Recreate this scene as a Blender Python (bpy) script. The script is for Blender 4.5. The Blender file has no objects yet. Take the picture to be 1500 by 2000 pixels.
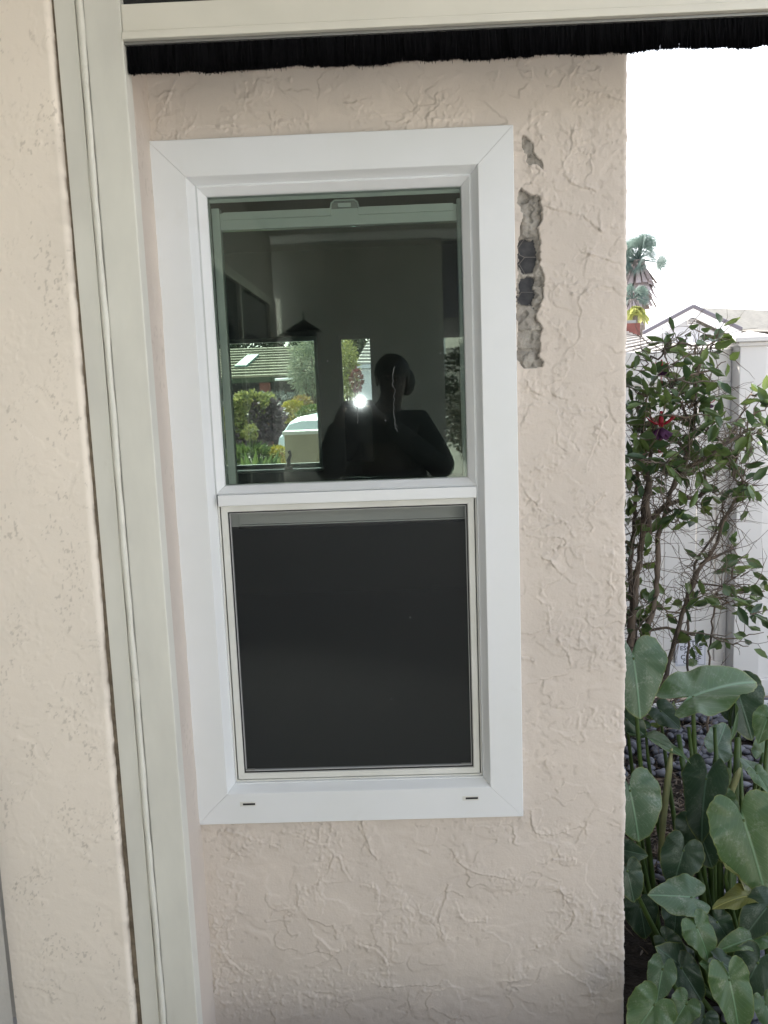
import bpy, bmesh, math, random
import numpy as np
from mathutils import Vector, Matrix, Quaternion
R = math.radians
random.seed(7); rng = np.random.default_rng(7)
SC = bpy.context.scene
COL = SC.collection

# ------------------------------------------------------------ camera
F = 1618.0; CAM = np.array([0.0, -2.05, 1.5])
_up = np.array([-431, 11415, 1618.]); _up /= np.linalg.norm(_up)
_x = np.array([72750, 2565, 1618.]); _x -= _up*(_x@_up); _x /= np.linalg.norm(_x)
_y = np.cross(_up, _x)
GZ = -.27        # level of the garden, below the porch floor
CM = np.stack([_x, _y, _up], 1)          # world -> camera axes
cd = bpy.data.cameras.new('camera'); cam = bpy.data.objects.new('camera', cd); COL.objects.link(cam)
cd.sensor_fit = 'VERTICAL'; cd.sensor_height = 24; cd.lens = F/2000*24
cd.clip_start = 0.02; cd.clip_end = 2000
mw = Matrix([list(r) for r in CM.T]).to_4x4(); mw.translation = Vector(CAM); cam.matrix_world = mw
SC.camera = cam
# ------------------------------------------------------------ sky, sun, exposure
SUN_EL, SUN_AZ = 52, -20     # azimuth from +Y towards +X
w = bpy.data.worlds.new('World'); SC.world = w; w.use_nodes = True
nt = w.node_tree; sky = nt.nodes.new('ShaderNodeTexSky'); sky.sky_type = 'NISHITA'; sky.sun_disc = False
sky.sun_elevation = R(SUN_EL); sky.sun_rotation = R(SUN_AZ); sky.dust_density = 3.0; sky.air_density = 1.0
hsv = nt.nodes.new('ShaderNodeHueSaturation'); hsv.inputs['Saturation'].default_value = .45; nt.links.new(sky.outputs[0], hsv.inputs['Color']); nt.links.new(hsv.outputs[0], nt.nodes['Background'].inputs[0]); nt.nodes['Background'].inputs[1].default_value = 0.15
sd = bpy.data.lights.new('sun', 'SUN'); sd.energy = 3.2; sd.angle = R(0.5); sd.color = (1, .95, .87)
so = bpy.data.objects.new('sun', sd); COL.objects.link(so)
_sv = Vector((math.sin(R(SUN_AZ))*math.cos(R(SUN_EL)), math.cos(R(SUN_AZ))*math.cos(R(SUN_EL)), math.sin(R(SUN_EL))))
so.rotation_euler = _sv.to_track_quat('Z', 'Y').to_euler(); so.location = (0, 10, 20)
vs = SC.view_settings; vs.view_transform = 'Standard'; vs.look = 'None'; vs.gamma = 1; vs.exposure = 2.05
SC.cycles.max_bounces = 10; SC.cycles.diffuse_bounces = 5; SC.cycles.transparent_max_bounces = 24
SC.cycles.use_denoising = True; SC.cycles.caustics_reflective = False; SC.cycles.caustics_refractive = False
SC.cycles.sample_clamp_indirect = 20

def ray(px, py): return CM.T@np.array([(px-750)/F, -(py-1000)/F, -1])
def at(px, py, y):
    d = ray(px, py); return CAM+d*((y-CAM[1])/d[1])
def V(px, py, y): return Vector(at(px, py, y))

# ------------------------------------------------------------ materials
def mat(name, col, rough=.6, var=0, vscale=8, bump=0, bscale=60, spec=.4, metal=0, col2=None, stretch=(1,1,1), trans=0, island=False, detail=6, bdist=.002):
    m = bpy.data.materials.new(name); m.use_nodes = True; n = m.node_tree.nodes; l = m.node_tree.links
    p = n['Principled BSDF']; p.inputs['Roughness'].default_value = rough; p.inputs['Metallic'].default_value = metal
    p.inputs['Specular IOR Level'].default_value = spec
    c = list(col)+[1]; p.inputs['Base Color'].default_value = c
    co = n.new('ShaderNodeTexCoord'); mp = n.new('ShaderNodeMapping'); mp.inputs['Scale'].default_value = stretch
    l.new(co.outputs['Object'], mp.inputs[0])
    m['_c'] = 0
    if var or col2:
        c2 = list(col2)+[1] if col2 else [max(0, x*(1-var)) for x in col]+[1]
        mx = n.new('ShaderNodeMix'); mx.data_type = 'RGBA'; mx.inputs[6].default_value = c; mx.inputs[7].default_value = c2
        if island:
            g = n.new('ShaderNodeNewGeometry'); l.new(g.outputs['Random Per Island'], mx.inputs[0])
        else:
            t = n.new('ShaderNodeTexNoise'); t.inputs['Scale'].default_value = vscale; t.inputs['Detail'].default_value = detail
            rr = n.new('ShaderNodeValToRGB'); rr.color_ramp.elements[0].position = .35; rr.color_ramp.elements[1].position = .68
            l.new(mp.outputs[0], t.inputs[0]); l.new(t.outputs[0], rr.inputs[0]); l.new(rr.outputs[0], mx.inputs[0])
        l.new(mx.outputs[2], p.inputs['Base Color'])
    if bump:
        t = n.new('ShaderNodeTexNoise'); t.inputs['Scale'].default_value = bscale; t.inputs['Detail'].default_value = 4
        b = n.new('ShaderNodeBump'); b.inputs['Strength'].default_value = bump; b.inputs['Distance'].default_value = bdist
        l.new(mp.outputs[0], t.inputs[0]); l.new(t.outputs[0], b.inputs['Height']); l.new(b.outputs[0], p.inputs['Normal'])
    if trans:
        tr = n.new('ShaderNodeBsdfTranslucent'); ms = n.new('ShaderNodeMixShader'); ms.inputs[0].default_value = trans
        if var or col2: 
            hs = n.new('ShaderNodeHueSaturation'); hs.inputs['Hue'].default_value = .475; hs.inputs['Value'].default_value = 1.6
            l.new(mx.outputs[2], hs.inputs['Color']); l.new(hs.outputs[0], tr.inputs[0])
        else: tr.inputs[0].default_value = c
        l.new(p.outputs[0], ms.inputs[1]); l.new(tr.outputs[0], ms.inputs[2]); l.new(ms.outputs[0], n['Material Output'].inputs[0])
    return m

def stucco_mat(name, col, col2, fine=.35, speck=0):
    m = mat(name, col, rough=.85, col2=col2, vscale=3.0, spec=.2)
    n = m.node_tree.nodes; l = m.node_tree.links; p = n['Principled BSDF']
    a = n.new('ShaderNodeAttribute'); a.attribute_name = 'dirt'
    mx = n.new('ShaderNodeMix'); mx.data_type = 'RGBA'; mx.inputs[7].default_value = (.13, .095, .07, 1)
    old = p.inputs['Base Color'].links[0].from_socket
    l.new(a.outputs['Fac'], mx.inputs[0]); l.new(old, mx.inputs[6]); l.new(mx.outputs[2], p.inputs['Base Color'])
    co = n['Texture Coordinate']
    t = n.new('ShaderNodeTexNoise'); t.inputs['Scale'].default_value = 180; t.inputs['Detail'].default_value = 5; t.inputs['Roughness'].default_value = .65
    t2 = n.new('ShaderNodeTexNoise'); t2.inputs['Scale'].default_value = 45; t2.inputs['Detail'].default_value = 4
    ad = n.new('ShaderNodeMath'); ad.operation = 'MULTIPLY_ADD'; ad.inputs[1].default_value = 2.2
    b = n.new('ShaderNodeBump'); b.inputs['Strength'].default_value = fine; b.inputs['Distance'].default_value = .0012
    l.new(co.outputs['Object'], t.inputs[0]); l.new(co.outputs['Object'], t2.inputs[0])
    l.new(t2.outputs[0], ad.inputs[0]); l.new(t.outputs[0], ad.inputs[2]); l.new(ad.outputs[0], b.inputs['Height']); l.new(b.outputs[0], p.inputs['Normal'])
    return m

def glass_mat(name, tint, k=1.9, add=.015, haze=.0):
    m = bpy.data.materials.new(name); m.use_nodes = True; n = m.node_tree.nodes; l = m.node_tree.links; n.remove(n['Principled BSDF'])
    tr = n.new('ShaderNodeBsdfTransparent'); tr.inputs[0].default_value = list(tint)+[1]
    gl = n.new('ShaderNodeBsdfGlossy'); gl.inputs['Roughness'].default_value = 0; gl.inputs[0].default_value = (.88, 1, .95, 1)
    fr = n.new('ShaderNodeFresnel'); fr.inputs[0].default_value = 1.5
    mm = n.new('ShaderNodeMath'); mm.operation = 'MULTIPLY_ADD'; mm.inputs[1].default_value = k; mm.inputs[2].default_value = add
    ms = n.new('ShaderNodeMixShader'); l.new(fr.outputs[0], mm.inputs[0]); l.new(mm.outputs[0], ms.inputs[0])
    l.new(tr.outputs[0], ms.inputs[1]); l.new(gl.outputs[0], ms.inputs[2]); last = ms
    if haze:
        # thin film of dust: patchy, slightly rough reflection added to spread the flash's halo
        g2 = n.new('ShaderNodeBsdfGlossy'); g2.inputs['Roughness'].default_value = .05
        df = n.new('ShaderNodeBsdfDiffuse'); df.inputs[0].default_value = (.5, .52, .5, 1)
        tx = n.new('ShaderNodeTexNoise'); tx.inputs['Scale'].default_value = 9; tx.inputs['Detail'].default_value = 8
        mp = n.new('ShaderNodeMapping'); mp.inputs['Scale'].default_value = (1, 1, .35); co = n.new('ShaderNodeTexCoord')
        l.new(co.outputs['Object'], mp.inputs[0]); l.new(mp.outputs[0], tx.inputs[0])
        r = n.new('ShaderNodeMapRange'); r.inputs[1].default_value = .35; r.inputs[2].default_value = .8; r.inputs[3].default_value = haze*.4; r.inputs[4].default_value = haze*1.6
        l.new(tx.outputs[0], r.inputs[0])
        ma = n.new('ShaderNodeMixShader'); ma.inputs[0].default_value = .5; l.new(df.outputs[0], ma.inputs[1]); l.new(g2.outputs[0], ma.inputs[2])
        mb = n.new('ShaderNodeMixShader'); l.new(r.outputs[0], mb.inputs[0]); l.new(ms.outputs[0], mb.inputs[1]); l.new(ma.outputs[0], mb.inputs[2]); last = mb
    l.new(last.outputs[0], n['Material Output'].inputs[0])
    return m

M = {}
M['stucco'] = stucco_mat('stucco', (.645, .574, .512), (.572, .512, .462), .5)
M['stucco_left'] = stucco_mat('stucco_left', (.83, .75, .66), (.77, .70, .62), .2)
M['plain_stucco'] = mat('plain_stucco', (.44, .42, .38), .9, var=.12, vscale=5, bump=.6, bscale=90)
M['vinyl'] = mat('vinyl', (.73, .745, .765), .38, col2=(.70, .715, .72), vscale=4, bump=.08, bscale=25, spec=.45)
M['vinyl_dirty'] = mat('vinyl_dirty', (.68, .68, .65), .5, col2=(.60, .60, .56), vscale=9, bump=.1)
M['jamb'] = mat('jamb', (.68, .67, .61), .5, col2=(.60, .59, .54), vscale=11, bump=.22, bscale=30, stretch=(1, 1, .35))
M['header'] = mat('header', (.68, .655, .58), .42, col2=(.62, .60, .53), vscale=5, bump=.12, bscale=30)
M['bead'] = mat('bead', (.66, .65, .59), .45, var=.08, vscale=20, bump=.2, bscale=40)
M['alu'] = mat('alu', (.25, .25, .24), .4, metal=.6)
M['brush'] = mat('brush', (.006, .006, .007), .95, spec=.05)
M['rubber'] = mat('rubber', (.02, .02, .02), .6)
M['sash'] = mat('sash', (.62, .66, .62), .4, var=.05)
M['glass'] = glass_mat('glass', (.86, .90, .88), 1.25, .0, .020)
M['glass_in'] = glass_mat('glass_in', (.88, .93, .90), .8, 0.0)
M['drip'] = mat('drip', (.18, .19, .19), .8)
M['clear'] = glass_mat('clear', (.92, .95, .93), 1.2, 0.0)
M['caulk'] = mat('caulk', (.20, .16, .115), .9, var=.5, vscale=40)
def add_spots(m, scale, lo, hi, col, amt, stretch=(1, 1, 1)):
    n = m.node_tree.nodes; l = m.node_tree.links; p = n['Principled BSDF']; old = p.inputs['Base Color'].links[0].from_socket
    co = n.new('ShaderNodeTexCoord'); mp = n.new('ShaderNodeMapping'); mp.inputs['Scale'].default_value = stretch; l.new(co.outputs['Object'], mp.inputs[0])
    t = n.new('ShaderNodeTexNoise'); t.inputs['Scale'].default_value = scale; t.inputs['Detail'].default_value = 8; t.inputs['Roughness'].default_value = .7; l.new(mp.outputs[0], t.inputs[0])
    r_ = n.new('ShaderNodeMapRange'); r_.inputs[1].default_value = lo; r_.inputs[2].default_value = hi; r_.inputs[4].default_value = amt; l.new(t.outputs[0], r_.inputs[0])
    mx = n.new('ShaderNodeMix'); mx.data_type = 'RGBA'; mx.inputs[7].default_value = list(col)+[1]; l.new(r_.outputs[0], mx.inputs[0]); l.new(old, mx.inputs[6]); l.new(mx.outputs[2], p.inputs['Base Color'])
add_spots(M['jamb'], 7, .60, .78, (.40, .37, .30), .55, (1, 1, .4)); add_spots(M['jamb'], 70, .70, .76, (.25, .22, .18), .6)
add_spots(M['header'], 9, .62, .8, (.45, .41, .33), .4, (.4, 1, 1)); add_spots(M['vinyl'], 60, .73, .78, (.35, .33, .30), .45)
add_spots(M['vinyl'], 5, .60, .85, (.60, .59, .56), .5); add_spots(M['bead'], 18, .62, .72, (.42, .40, .34), .5); add_spots(M['vinyl_dirty'], 30, .62, .75, (.33, .31, .26), .5)
add_spots(M['stucco'], 4, .58, .8, (.50, .44, .39), .5, (1, 1, .5)); add_spots(M['stucco'], 120, .68, .76, (.28, .23, .18), .35)
M['grime'] = mat('grime', (.30, .29, .26), .9, col2=(.55, .54, .50), vscale=14)
M['mortar'] = mat('mortar', (.40, .375, .34), .95, col2=(.27, .25, .225), vscale=35, bump=1.0, bscale=160, bdist=.004)
M['paper'] = mat('paper', (.035, .036, .042), .75, col2=(.075, .075, .08), vscale=50, bump=.5, bscale=60)
M['wire'] = mat('wire', (.20, .19, .18), .45, metal=.7)
M['inner_wall'] = mat('inner_wall', (.16, .16, .15), .9)
M['dark'] = mat('dark', (.015, .015, .016), .7)
M['concrete'] = mat('concrete', (.44, .41, .37), .9, var=.2, vscale=4, bump=.4)
M['soil'] = mat('soil', (.035, .026, .02), .95, var=.5, vscale=25, bump=1, bscale=50, bdist=.02)
M['fence'] = mat('fence', (.74, .72, .70), .5, var=.05, vscale=2)
M['pebble'] = mat('pebble', (.055, .057, .072), .5, col2=(.14, .145, .17), island=True, bump=.2, bscale=60)
M['roof_pale'] = mat('roof_pale', (.46, .43, .40), .9, var=.25, vscale=6)
M['roof_grey'] = mat('roof_grey', (.36, .34, .30), .9, var=.3, vscale=3)
M['roof_sunlit'] = mat('roof_sunlit', (.66, .64, .60), .9, var=.15, vscale=6)  # pale tone stands in for sun on the gabled house's right slope
M['roof_street'] = mat('roof_street', (.24, .23, .16), .9, var=.35, vscale=3)
M['roof_edge'] = mat('roof_edge', (.14, .13, .15), .8)
M['white_paint'] = mat('white_paint', (.8, .8, .8), .5)
M['house_wall'] = mat('house_wall', (.55, .56, .60), .9, var=.05)
M['brick'] = mat('brick', (.20, .075, .06), .9, var=.3, vscale=8)
M['bark'] = mat('bark', (.17, .13, .10), .9, col2=(.07, .058, .05), vscale=30, bump=.8, bscale=80, bdist=.004, stretch=(1, 1, .3))
M['twig'] = mat('twig', (.12, .085, .06), .9, col2=(.20, .17, .14), island=True)
M['leaf_shrub'] = mat('leaf_shrub', (.038, .078, .034), .34, col2=(.125, .19, .05), island=True, trans=.28, spec=.5)
M['leaf_grey'] = mat('leaf_grey', (.16, .19, .15), .7, col2=(.30, .33, .22), island=True, trans=.2)
M['leaf_olive'] = mat('leaf_olive', (.11, .14, .04), .6, col2=(.30, .30, .10), island=True, trans=.25)
M['leaf_green'] = mat('leaf_green', (.05, .10, .03), .5, col2=(.12, .17, .05), island=True, trans=.25)
M['leaf_dark'] = mat('leaf_dark', (.03, .045, .025), .7, col2=(.06, .08, .04), island=True, trans=.15)
M['leaf_purple_shade'] = mat('leaf_purple_shade', (.045, .028, .038), .5, col2=(.15, .10, .12), island=True, trans=.15)
M['leaf_yellow'] = mat('leaf_yellow', (.40, .34, .04), .5, col2=(.22, .24, .03), island=True, trans=.3)
M['leaf_orange'] = mat('leaf_orange', (.26, .17, .06), .5, col2=(.22, .21, .06), island=True, trans=.3)
M['leaf_hedge'] = mat('leaf_hedge', (.07, .085, .075), .7, col2=(.15, .17, .16), island=True, trans=.1)
M['leaf_red'] = mat('leaf_red', (.14, .025, .03), .5, col2=(.10, .06, .04), island=True, trans=.2)
M['leaf_white'] = mat('leaf_white', (.5, .48, .4), .6, col2=(.14, .16, .08), island=True, trans=.2)
M['palm_green'] = mat('palm_green', (.05, .085, .075), .6, col2=(.14, .19, .17), island=True, trans=.25)
M['palm_yellow'] = mat('palm_yellow', (.36, .37, .12), .5, col2=(.24, .30, .10), island=True, trans=.4)
M['palm_dead'] = mat('palm_dead', (.20, .16, .15), .9, col2=(.38, .33, .33), island=True)
M['palm_trunk'] = mat('palm_trunk', (.20, .17, .15), .9, var=.3)
M['leaf_agave'] = mat('leaf_agave', (.16, .24, .06), .5, col2=(.10, .18, .08), island=True, trans=.15)
M['red_petal'] = mat('red_petal', (.42, .025, .045), .5, trans=.3)
M['purple_petal'] = mat('purple_petal', (.07, .012, .065), .6, var=.5, vscale=60, trans=.2)
M['car_paint'] = mat('car_paint', (.62, .72, .76), .2, spec=.6)
M['car_glass'] = mat('car_glass', (.03, .04, .045), .08, spec=.8)
M['tail'] = mat('tail', (.35, .02, .02), .2, spec=.6)
M['tyre'] = mat('tyre', (.02, .02, .02), .8)
M['skylight'] = mat('skylight', (.12, .20, .18), .5, spec=.2)
M['cloth_black'] = mat('cloth_black', (.010, .011, .013), .9, bump=.3, bscale=20, bdist=.01)
M['denim'] = mat('denim', (.02, .025, .04), .9)
M['skin'] = mat('skin', (.05, .03, .024), .55)
M['hair'] = mat('hair', (.008, .006, .006), .6)
M['phone'] = mat('phone', (.02, .02, .022), .2, spec=.6)
M['sign_white'] = mat('sign_white', (.72, .73, .80), .4)
M['ink'] = mat('ink', (.05, .05, .07), .6)
M['cream_box'] = mat('cream_box', (.42, .37, .28), .8, var=.15, vscale=6)
M['siding'] = mat('siding', (.60, .60, .52), .7, var=.05)
M['tube'] = mat('tube', (.5, .5, .5), .5)
M['calla_old'] = None

def calla_mat(name, base, edge, streak=.5):
    m = bpy.data.materials.new(name); m.use_nodes = True; n = m.node_tree.nodes; l = m.node_tree.links; p = n['Principled BSDF']
    p.inputs['Roughness'].default_value = .33; p.inputs['Specular IOR Level'].default_value = .5
    uv = n.new('ShaderNodeUVMap'); uv.uv_map = 'leafuv'; sp = n.new('ShaderNodeSeparateXYZ'); l.new(uv.outputs[0], sp.inputs[0])
    ab = n.new('ShaderNodeMath'); ab.operation = 'ABSOLUTE'; l.new(sp.outputs[1], ab.inputs[0])
    # side veins: lines running out and forward from the midrib
    sv = n.new('ShaderNodeMath'); sv.operation = 'MULTIPLY_ADD'; sv.inputs[1].default_value = -1.3; l.new(ab.outputs[0], sv.inputs[0]); l.new(sp.outputs[0], sv.inputs[2])
    tw = n.new('ShaderNodeTexNoise'); tw.inputs['Scale'].default_value = 3; l.new(uv.outputs[0], tw.inputs[0])
    tw2 = n.new('ShaderNodeMath'); tw2.operation = 'MULTIPLY_ADD'; tw2.inputs[1].default_value = .22; l.new(tw.outputs[0], tw2.inputs[0]); l.new(sv.outputs[0], tw2.inputs[2])
    sc_ = n.new('ShaderNodeMath'); sc_.operation = 'MULTIPLY'; sc_.inputs[1].default_value = 62; l.new(tw2.outputs[0], sc_.inputs[0])
    si = n.new('ShaderNodeMath'); si.operation = 'SINE'; l.new(sc_.outputs[0], si.inputs[0])
    mr = n.new('ShaderNodeMapRange'); mr.inputs[1].default_value = .80; mr.inputs[2].default_value = 1; l.new(si.outputs[0], mr.inputs[0])
    md = n.new('ShaderNodeMapRange'); md.inputs[1].default_value = .022; md.inputs[2].default_value = .004; l.new(ab.outputs[0], md.inputs[0])
    mxv = n.new('ShaderNodeMath'); mxv.operation = 'MAXIMUM'
    h = n.new('ShaderNodeMath'); h.operation = 'MULTIPLY'; h.inputs[1].default_value = .17; l.new(mr.outputs[0], h.inputs[0])
    l.new(h.outputs[0], mxv.inputs[0]); l.new(md.outputs[0], mxv.inputs[1])
    # pale scuffs and dried spray marks
    tx = n.new('ShaderNodeTexNoise'); tx.inputs['Scale'].default_value = 26; tx.inputs['Detail'].default_value = 8; tx.inputs['Roughness'].default_value = .7
    l.new(uv.outputs[0], tx.inputs[0])
    t2 = n.new('ShaderNodeTexNoise'); t2.inputs['Scale'].default_value = 4; l.new(uv.outputs[0], t2.inputs[0])
    mu = n.new('ShaderNodeMath'); mu.operation = 'MULTIPLY'; l.new(tx.outputs[0], mu.inputs[0]); l.new(t2.outputs[0], mu.inputs[1])
    mr2 = n.new('ShaderNodeMapRange'); mr2.inputs[1].default_value = .27; mr2.inputs[2].default_value = .40; mr2.inputs[4].default_value = streak; l.new(mu.outputs[0], mr2.inputs[0])
    at_ = n.new('ShaderNodeAttribute'); at_.attribute_name = 'rim'
    c0 = n.new('ShaderNodeMix'); c0.data_type = 'RGBA'; c0.inputs[6].default_value = list(base)+[1]; c0.inputs[7].default_value = list(edge)+[1]
    l.new(t2.outputs[0], c0.inputs[0])
    c1 = n.new('ShaderNodeMix'); c1.data_type = 'RGBA'; c1.inputs[7].default_value = (base[0]*2+.03, base[1]*2+.035, base[2]*2+.03, 1)
    l.new(c0.outputs[2], c1.inputs[6]); l.new(mxv.outputs[0], c1.inputs[0])
    c2 = n.new('ShaderNodeMix'); c2.data_type = 'RGBA'; c2.inputs[7].default_value = (.26, .30, .25, 1); l.new(c1.outputs[2], c2.inputs[6]); l.new(mr2.outputs[0], c2.inputs[0])
    pw = n.new('ShaderNodeMath'); pw.operation = 'POWER'; pw.inputs[1].default_value = 60; l.new(at_.outputs['Fac'], pw.inputs[0])
    c3 = n.new('ShaderNodeMix'); c3.data_type = 'RGBA'; c3.inputs[7].default_value = (.20, .23, .05, 1); l.new(c2.outputs[2], c3.inputs[6]); l.new(pw.outputs[0], c3.inputs[0])
    l.new(c3.outputs[2], p.inputs['Base Color'])
    b = n.new('ShaderNodeBump'); b.inputs['Strength'].default_value = .5; b.inputs['Distance'].default_value = .002; l.new(mxv.outputs[0], b.inputs['Height']); l.new(b.outputs[0], p.inputs['Normal'])
    tr = n.new('ShaderNodeBsdfTranslucent'); hs = n.new('ShaderNodeHueSaturation'); hs.inputs['Value'].default_value = 2.0; hs.inputs['Hue'].default_value = .46; l.new(c1.outputs[2], hs.inputs['Color']); l.new(hs.outputs[0], tr.inputs[0])
    ms = n.new('ShaderNodeMixShader'); ms.inputs[0].default_value = .25; l.new(p.outputs[0], ms.inputs[1]); l.new(tr.outputs[0], ms.inputs[2]); l.new(ms.outputs[0], n['Material Output'].inputs[0])
    return m
M['calla'] = calla_mat('calla', (.042, .092, .040), (.075, .140, .040))
M['calla_blue'] = calla_mat('calla_blue', (.058, .112, .066), (.085, .145, .075), .8)
M['calla_dark'] = calla_mat('calla_dark', (.022, .048, .028), (.03, .06, .03), .35)
M['calla_yellow'] = calla_mat('calla_yellow', (.17, .17, .045), (.12, .15, .05), .2)
M['stalk'] = mat('stalk', (.075, .12, .03), .45, col2=(.045, .085, .025), vscale=12, trans=.15, stretch=(3, 3, .6))
M['stalk_pale'] = mat('stalk_pale', (.26, .27, .13), .5, var=.2)

# ------------------------------------------------------------ object helpers
def link(name, me, m=None, parent=None, smooth=False):
    o = bpy.data.objects.new(name, me); COL.objects.link(o)
    if m is not None:
        for k in (m if isinstance(m, (list, tuple)) else [m]): me.materials.append(M[k])
    if smooth: me.polygons.foreach_set('use_smooth', np.ones(len(me.polygons), bool))
    if parent: o.parent = parent
    return o
def tag(o, label=None, cat=None, group=None, kind=None):
    if label: o['label'] = label
    if cat: o['category'] = cat
    if group: o['group'] = group
    if kind: o['kind'] = kind
    return o
def thing(name, loc, label, cat, group=None):
    o = bpy.data.objects.new(name, None); COL.objects.link(o); o.location = loc; o.empty_display_size = .1
    return tag(o, label, cat, group)
class MB:
    def __init__(s): s.v = []; s.f = []; s.mi = []; s.org = Vector((0, 0, 0))
    def add(s, vs, fs, mi=0):
        b = len(s.v); s.v += [tuple(x) for x in vs]; s.f += [tuple(i+b for i in f) for f in fs]; s.mi += [mi]*len(fs)
    def box(s, x0, x1, y0, y1, z0, z1, bev=0, mi=0):
        if bev:
            bm = bmesh.new(); bmesh.ops.create_cube(bm, size=1)
            for v in bm.verts: v.co = Vector(((x0+x1)/2+v.co.x*(x1-x0), (y0+y1)/2+v.co.y*(y1-y0), (z0+z1)/2+v.co.z*(z1-z0)))
            bmesh.ops.bevel(bm, geom=bm.edges[:], offset=bev, segments=2, affect='EDGES', profile=.6)
            bm.verts.index_update(); s.add([v.co[:] for v in bm.verts], [[v.index for v in f.verts] for f in bm.faces], mi); bm.free(); return
        v = [(x, y, z) for x in (x0, x1) for y in (y0, y1) for z in (z0, z1)]
        s.add(v, [(0, 1, 3, 2), (4, 6, 7, 5), (0, 4, 5, 1), (2, 3, 7, 6), (0, 2, 6, 4), (1, 5, 7, 3)], mi)
    def tube(s, pts, rad, n=8, mi=0, cap=True):
        pts = [Vector(p) for p in pts]; rr = rad if isinstance(rad, (list, tuple)) else [rad]*len(pts)
        vs = []; t0 = None; u = None
        for i, p in enumerate(pts):
            t = (pts[min(i+1, len(pts)-1)]-pts[max(i-1, 0)]); t = t.normalized() if t.length > 1e-9 else Vector((0, 0, 1))
            if u is None: u = t.orthogonal().normalized()
            else: u = (u-t*u.dot(t)); u = u.normalized() if u.length > 1e-6 else t.orthogonal().normalized()
            w_ = t.cross(u)
            for k in range(n):
                a = 2*math.pi*k/n; vs.append(p+(u*math.cos(a)+w_*math.sin(a))*rr[i])
        fs = [(i*n+k, i*n+(k+1) % n, (i+1)*n+(k+1) % n, (i+1)*n+k) for i in range(len(pts)-1) for k in range(n)]
        if cap: fs += [tuple(range(n-1, -1, -1)), tuple((len(pts)-1)*n+k for k in range(n))]
        s.add(vs, fs, mi)
    def ball(s, c, r, seg=12, ring=8, mi=0, noise=0):
        r = (r, r, r) if not isinstance(r, (tuple, list)) else r; vs = []; fs = []
        for i in range(ring+1):
            for k in range(seg):
                th = math.pi*i/ring; ph = 2*math.pi*k/seg; q = 1+random.uniform(-noise, noise)
                vs.append((c[0]+r[0]*math.sin(th)*math.cos(ph)*q, c[1]+r[1]*math.sin(th)*math.sin(ph)*q, c[2]+r[2]*math.cos(th)*q))
        for i in range(ring):
            for k in range(seg): fs.append((i*seg+k, i*seg+(k+1) % seg, (i+1)*seg+(k+1) % seg, (i+1)*seg+k))
        s.add(vs, fs, mi)
    def prism(s, pts, a, b, axis='x', mi=0):  # pts 2D outline, extruded along axis from a to b
        n = len(pts); f = {'x': lambda p, t: (t, p[0], p[1]), 'y': lambda p, t: (p[0], t, p[1]), 'z': lambda p, t: (p[0], p[1], t)}[axis]
        s.add([f(p, a) for p in pts]+[f(p, b) for p in pts], [tuple(range(n)), tuple(range(2*n-1, n-1, -1))]+[(i, i+n, (i+1) % n+n, (i+1) % n) for i in range(n)], mi)
    def build(s, name, m, parent=None, smooth=False, at_=None):
        me = bpy.data.meshes.new(name); off = Vector(at_) if at_ is not None else (parent.location if parent is not None and parent.parent is None else (parent.parent.location+parent.location if parent is not None else Vector((0, 0, 0))))
        if at_ is None and parent is not None:
            off = Vector(parent['_w']) if '_w' in parent else world_loc(parent)
        me.from_pydata([(x-off[0], y-off[1], z-off[2]) for x, y, z in s.v], [], s.f)
        if any(s.mi): me.polygons.foreach_set('material_index', s.mi)
        bm = bmesh.new(); bm.from_mesh(me); bmesh.ops.recalc_face_normals(bm, faces=bm.faces); bm.to_mesh(me); bm.free()
        o = link(name, me, m, parent, smooth)
        if parent is None: o.location = off
        return o
def world_loc(o):
    l = Vector((0, 0, 0))
    while o is not None: l += o.location; o = o.parent
    return l
def npmesh(name, verts, faces, m, parent=None, smooth=True, origin=(0, 0, 0)):
    """verts (n,3) array, faces (k,3|4) array"""
    me = bpy.data.meshes.new(name); off = np.array(world_loc(parent)) if parent else np.array(origin)
    k = faces.shape[1]; me.vertices.add(len(verts)); me.vertices.foreach_set('co', (verts-off).astype(np.float32).ravel())
    me.loops.add(faces.size); me.loops.foreach_set('vertex_index', faces.astype(np.int32).ravel())
    me.polygons.add(len(faces)); me.polygons.foreach_set('loop_start', np.arange(0, faces.size, k, dtype=np.int32))
    me.update(calc_edges=True); me.validate()
    o = link(name, me, m, parent, smooth)
    if parent is None: o.location = origin
    return o
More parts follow.
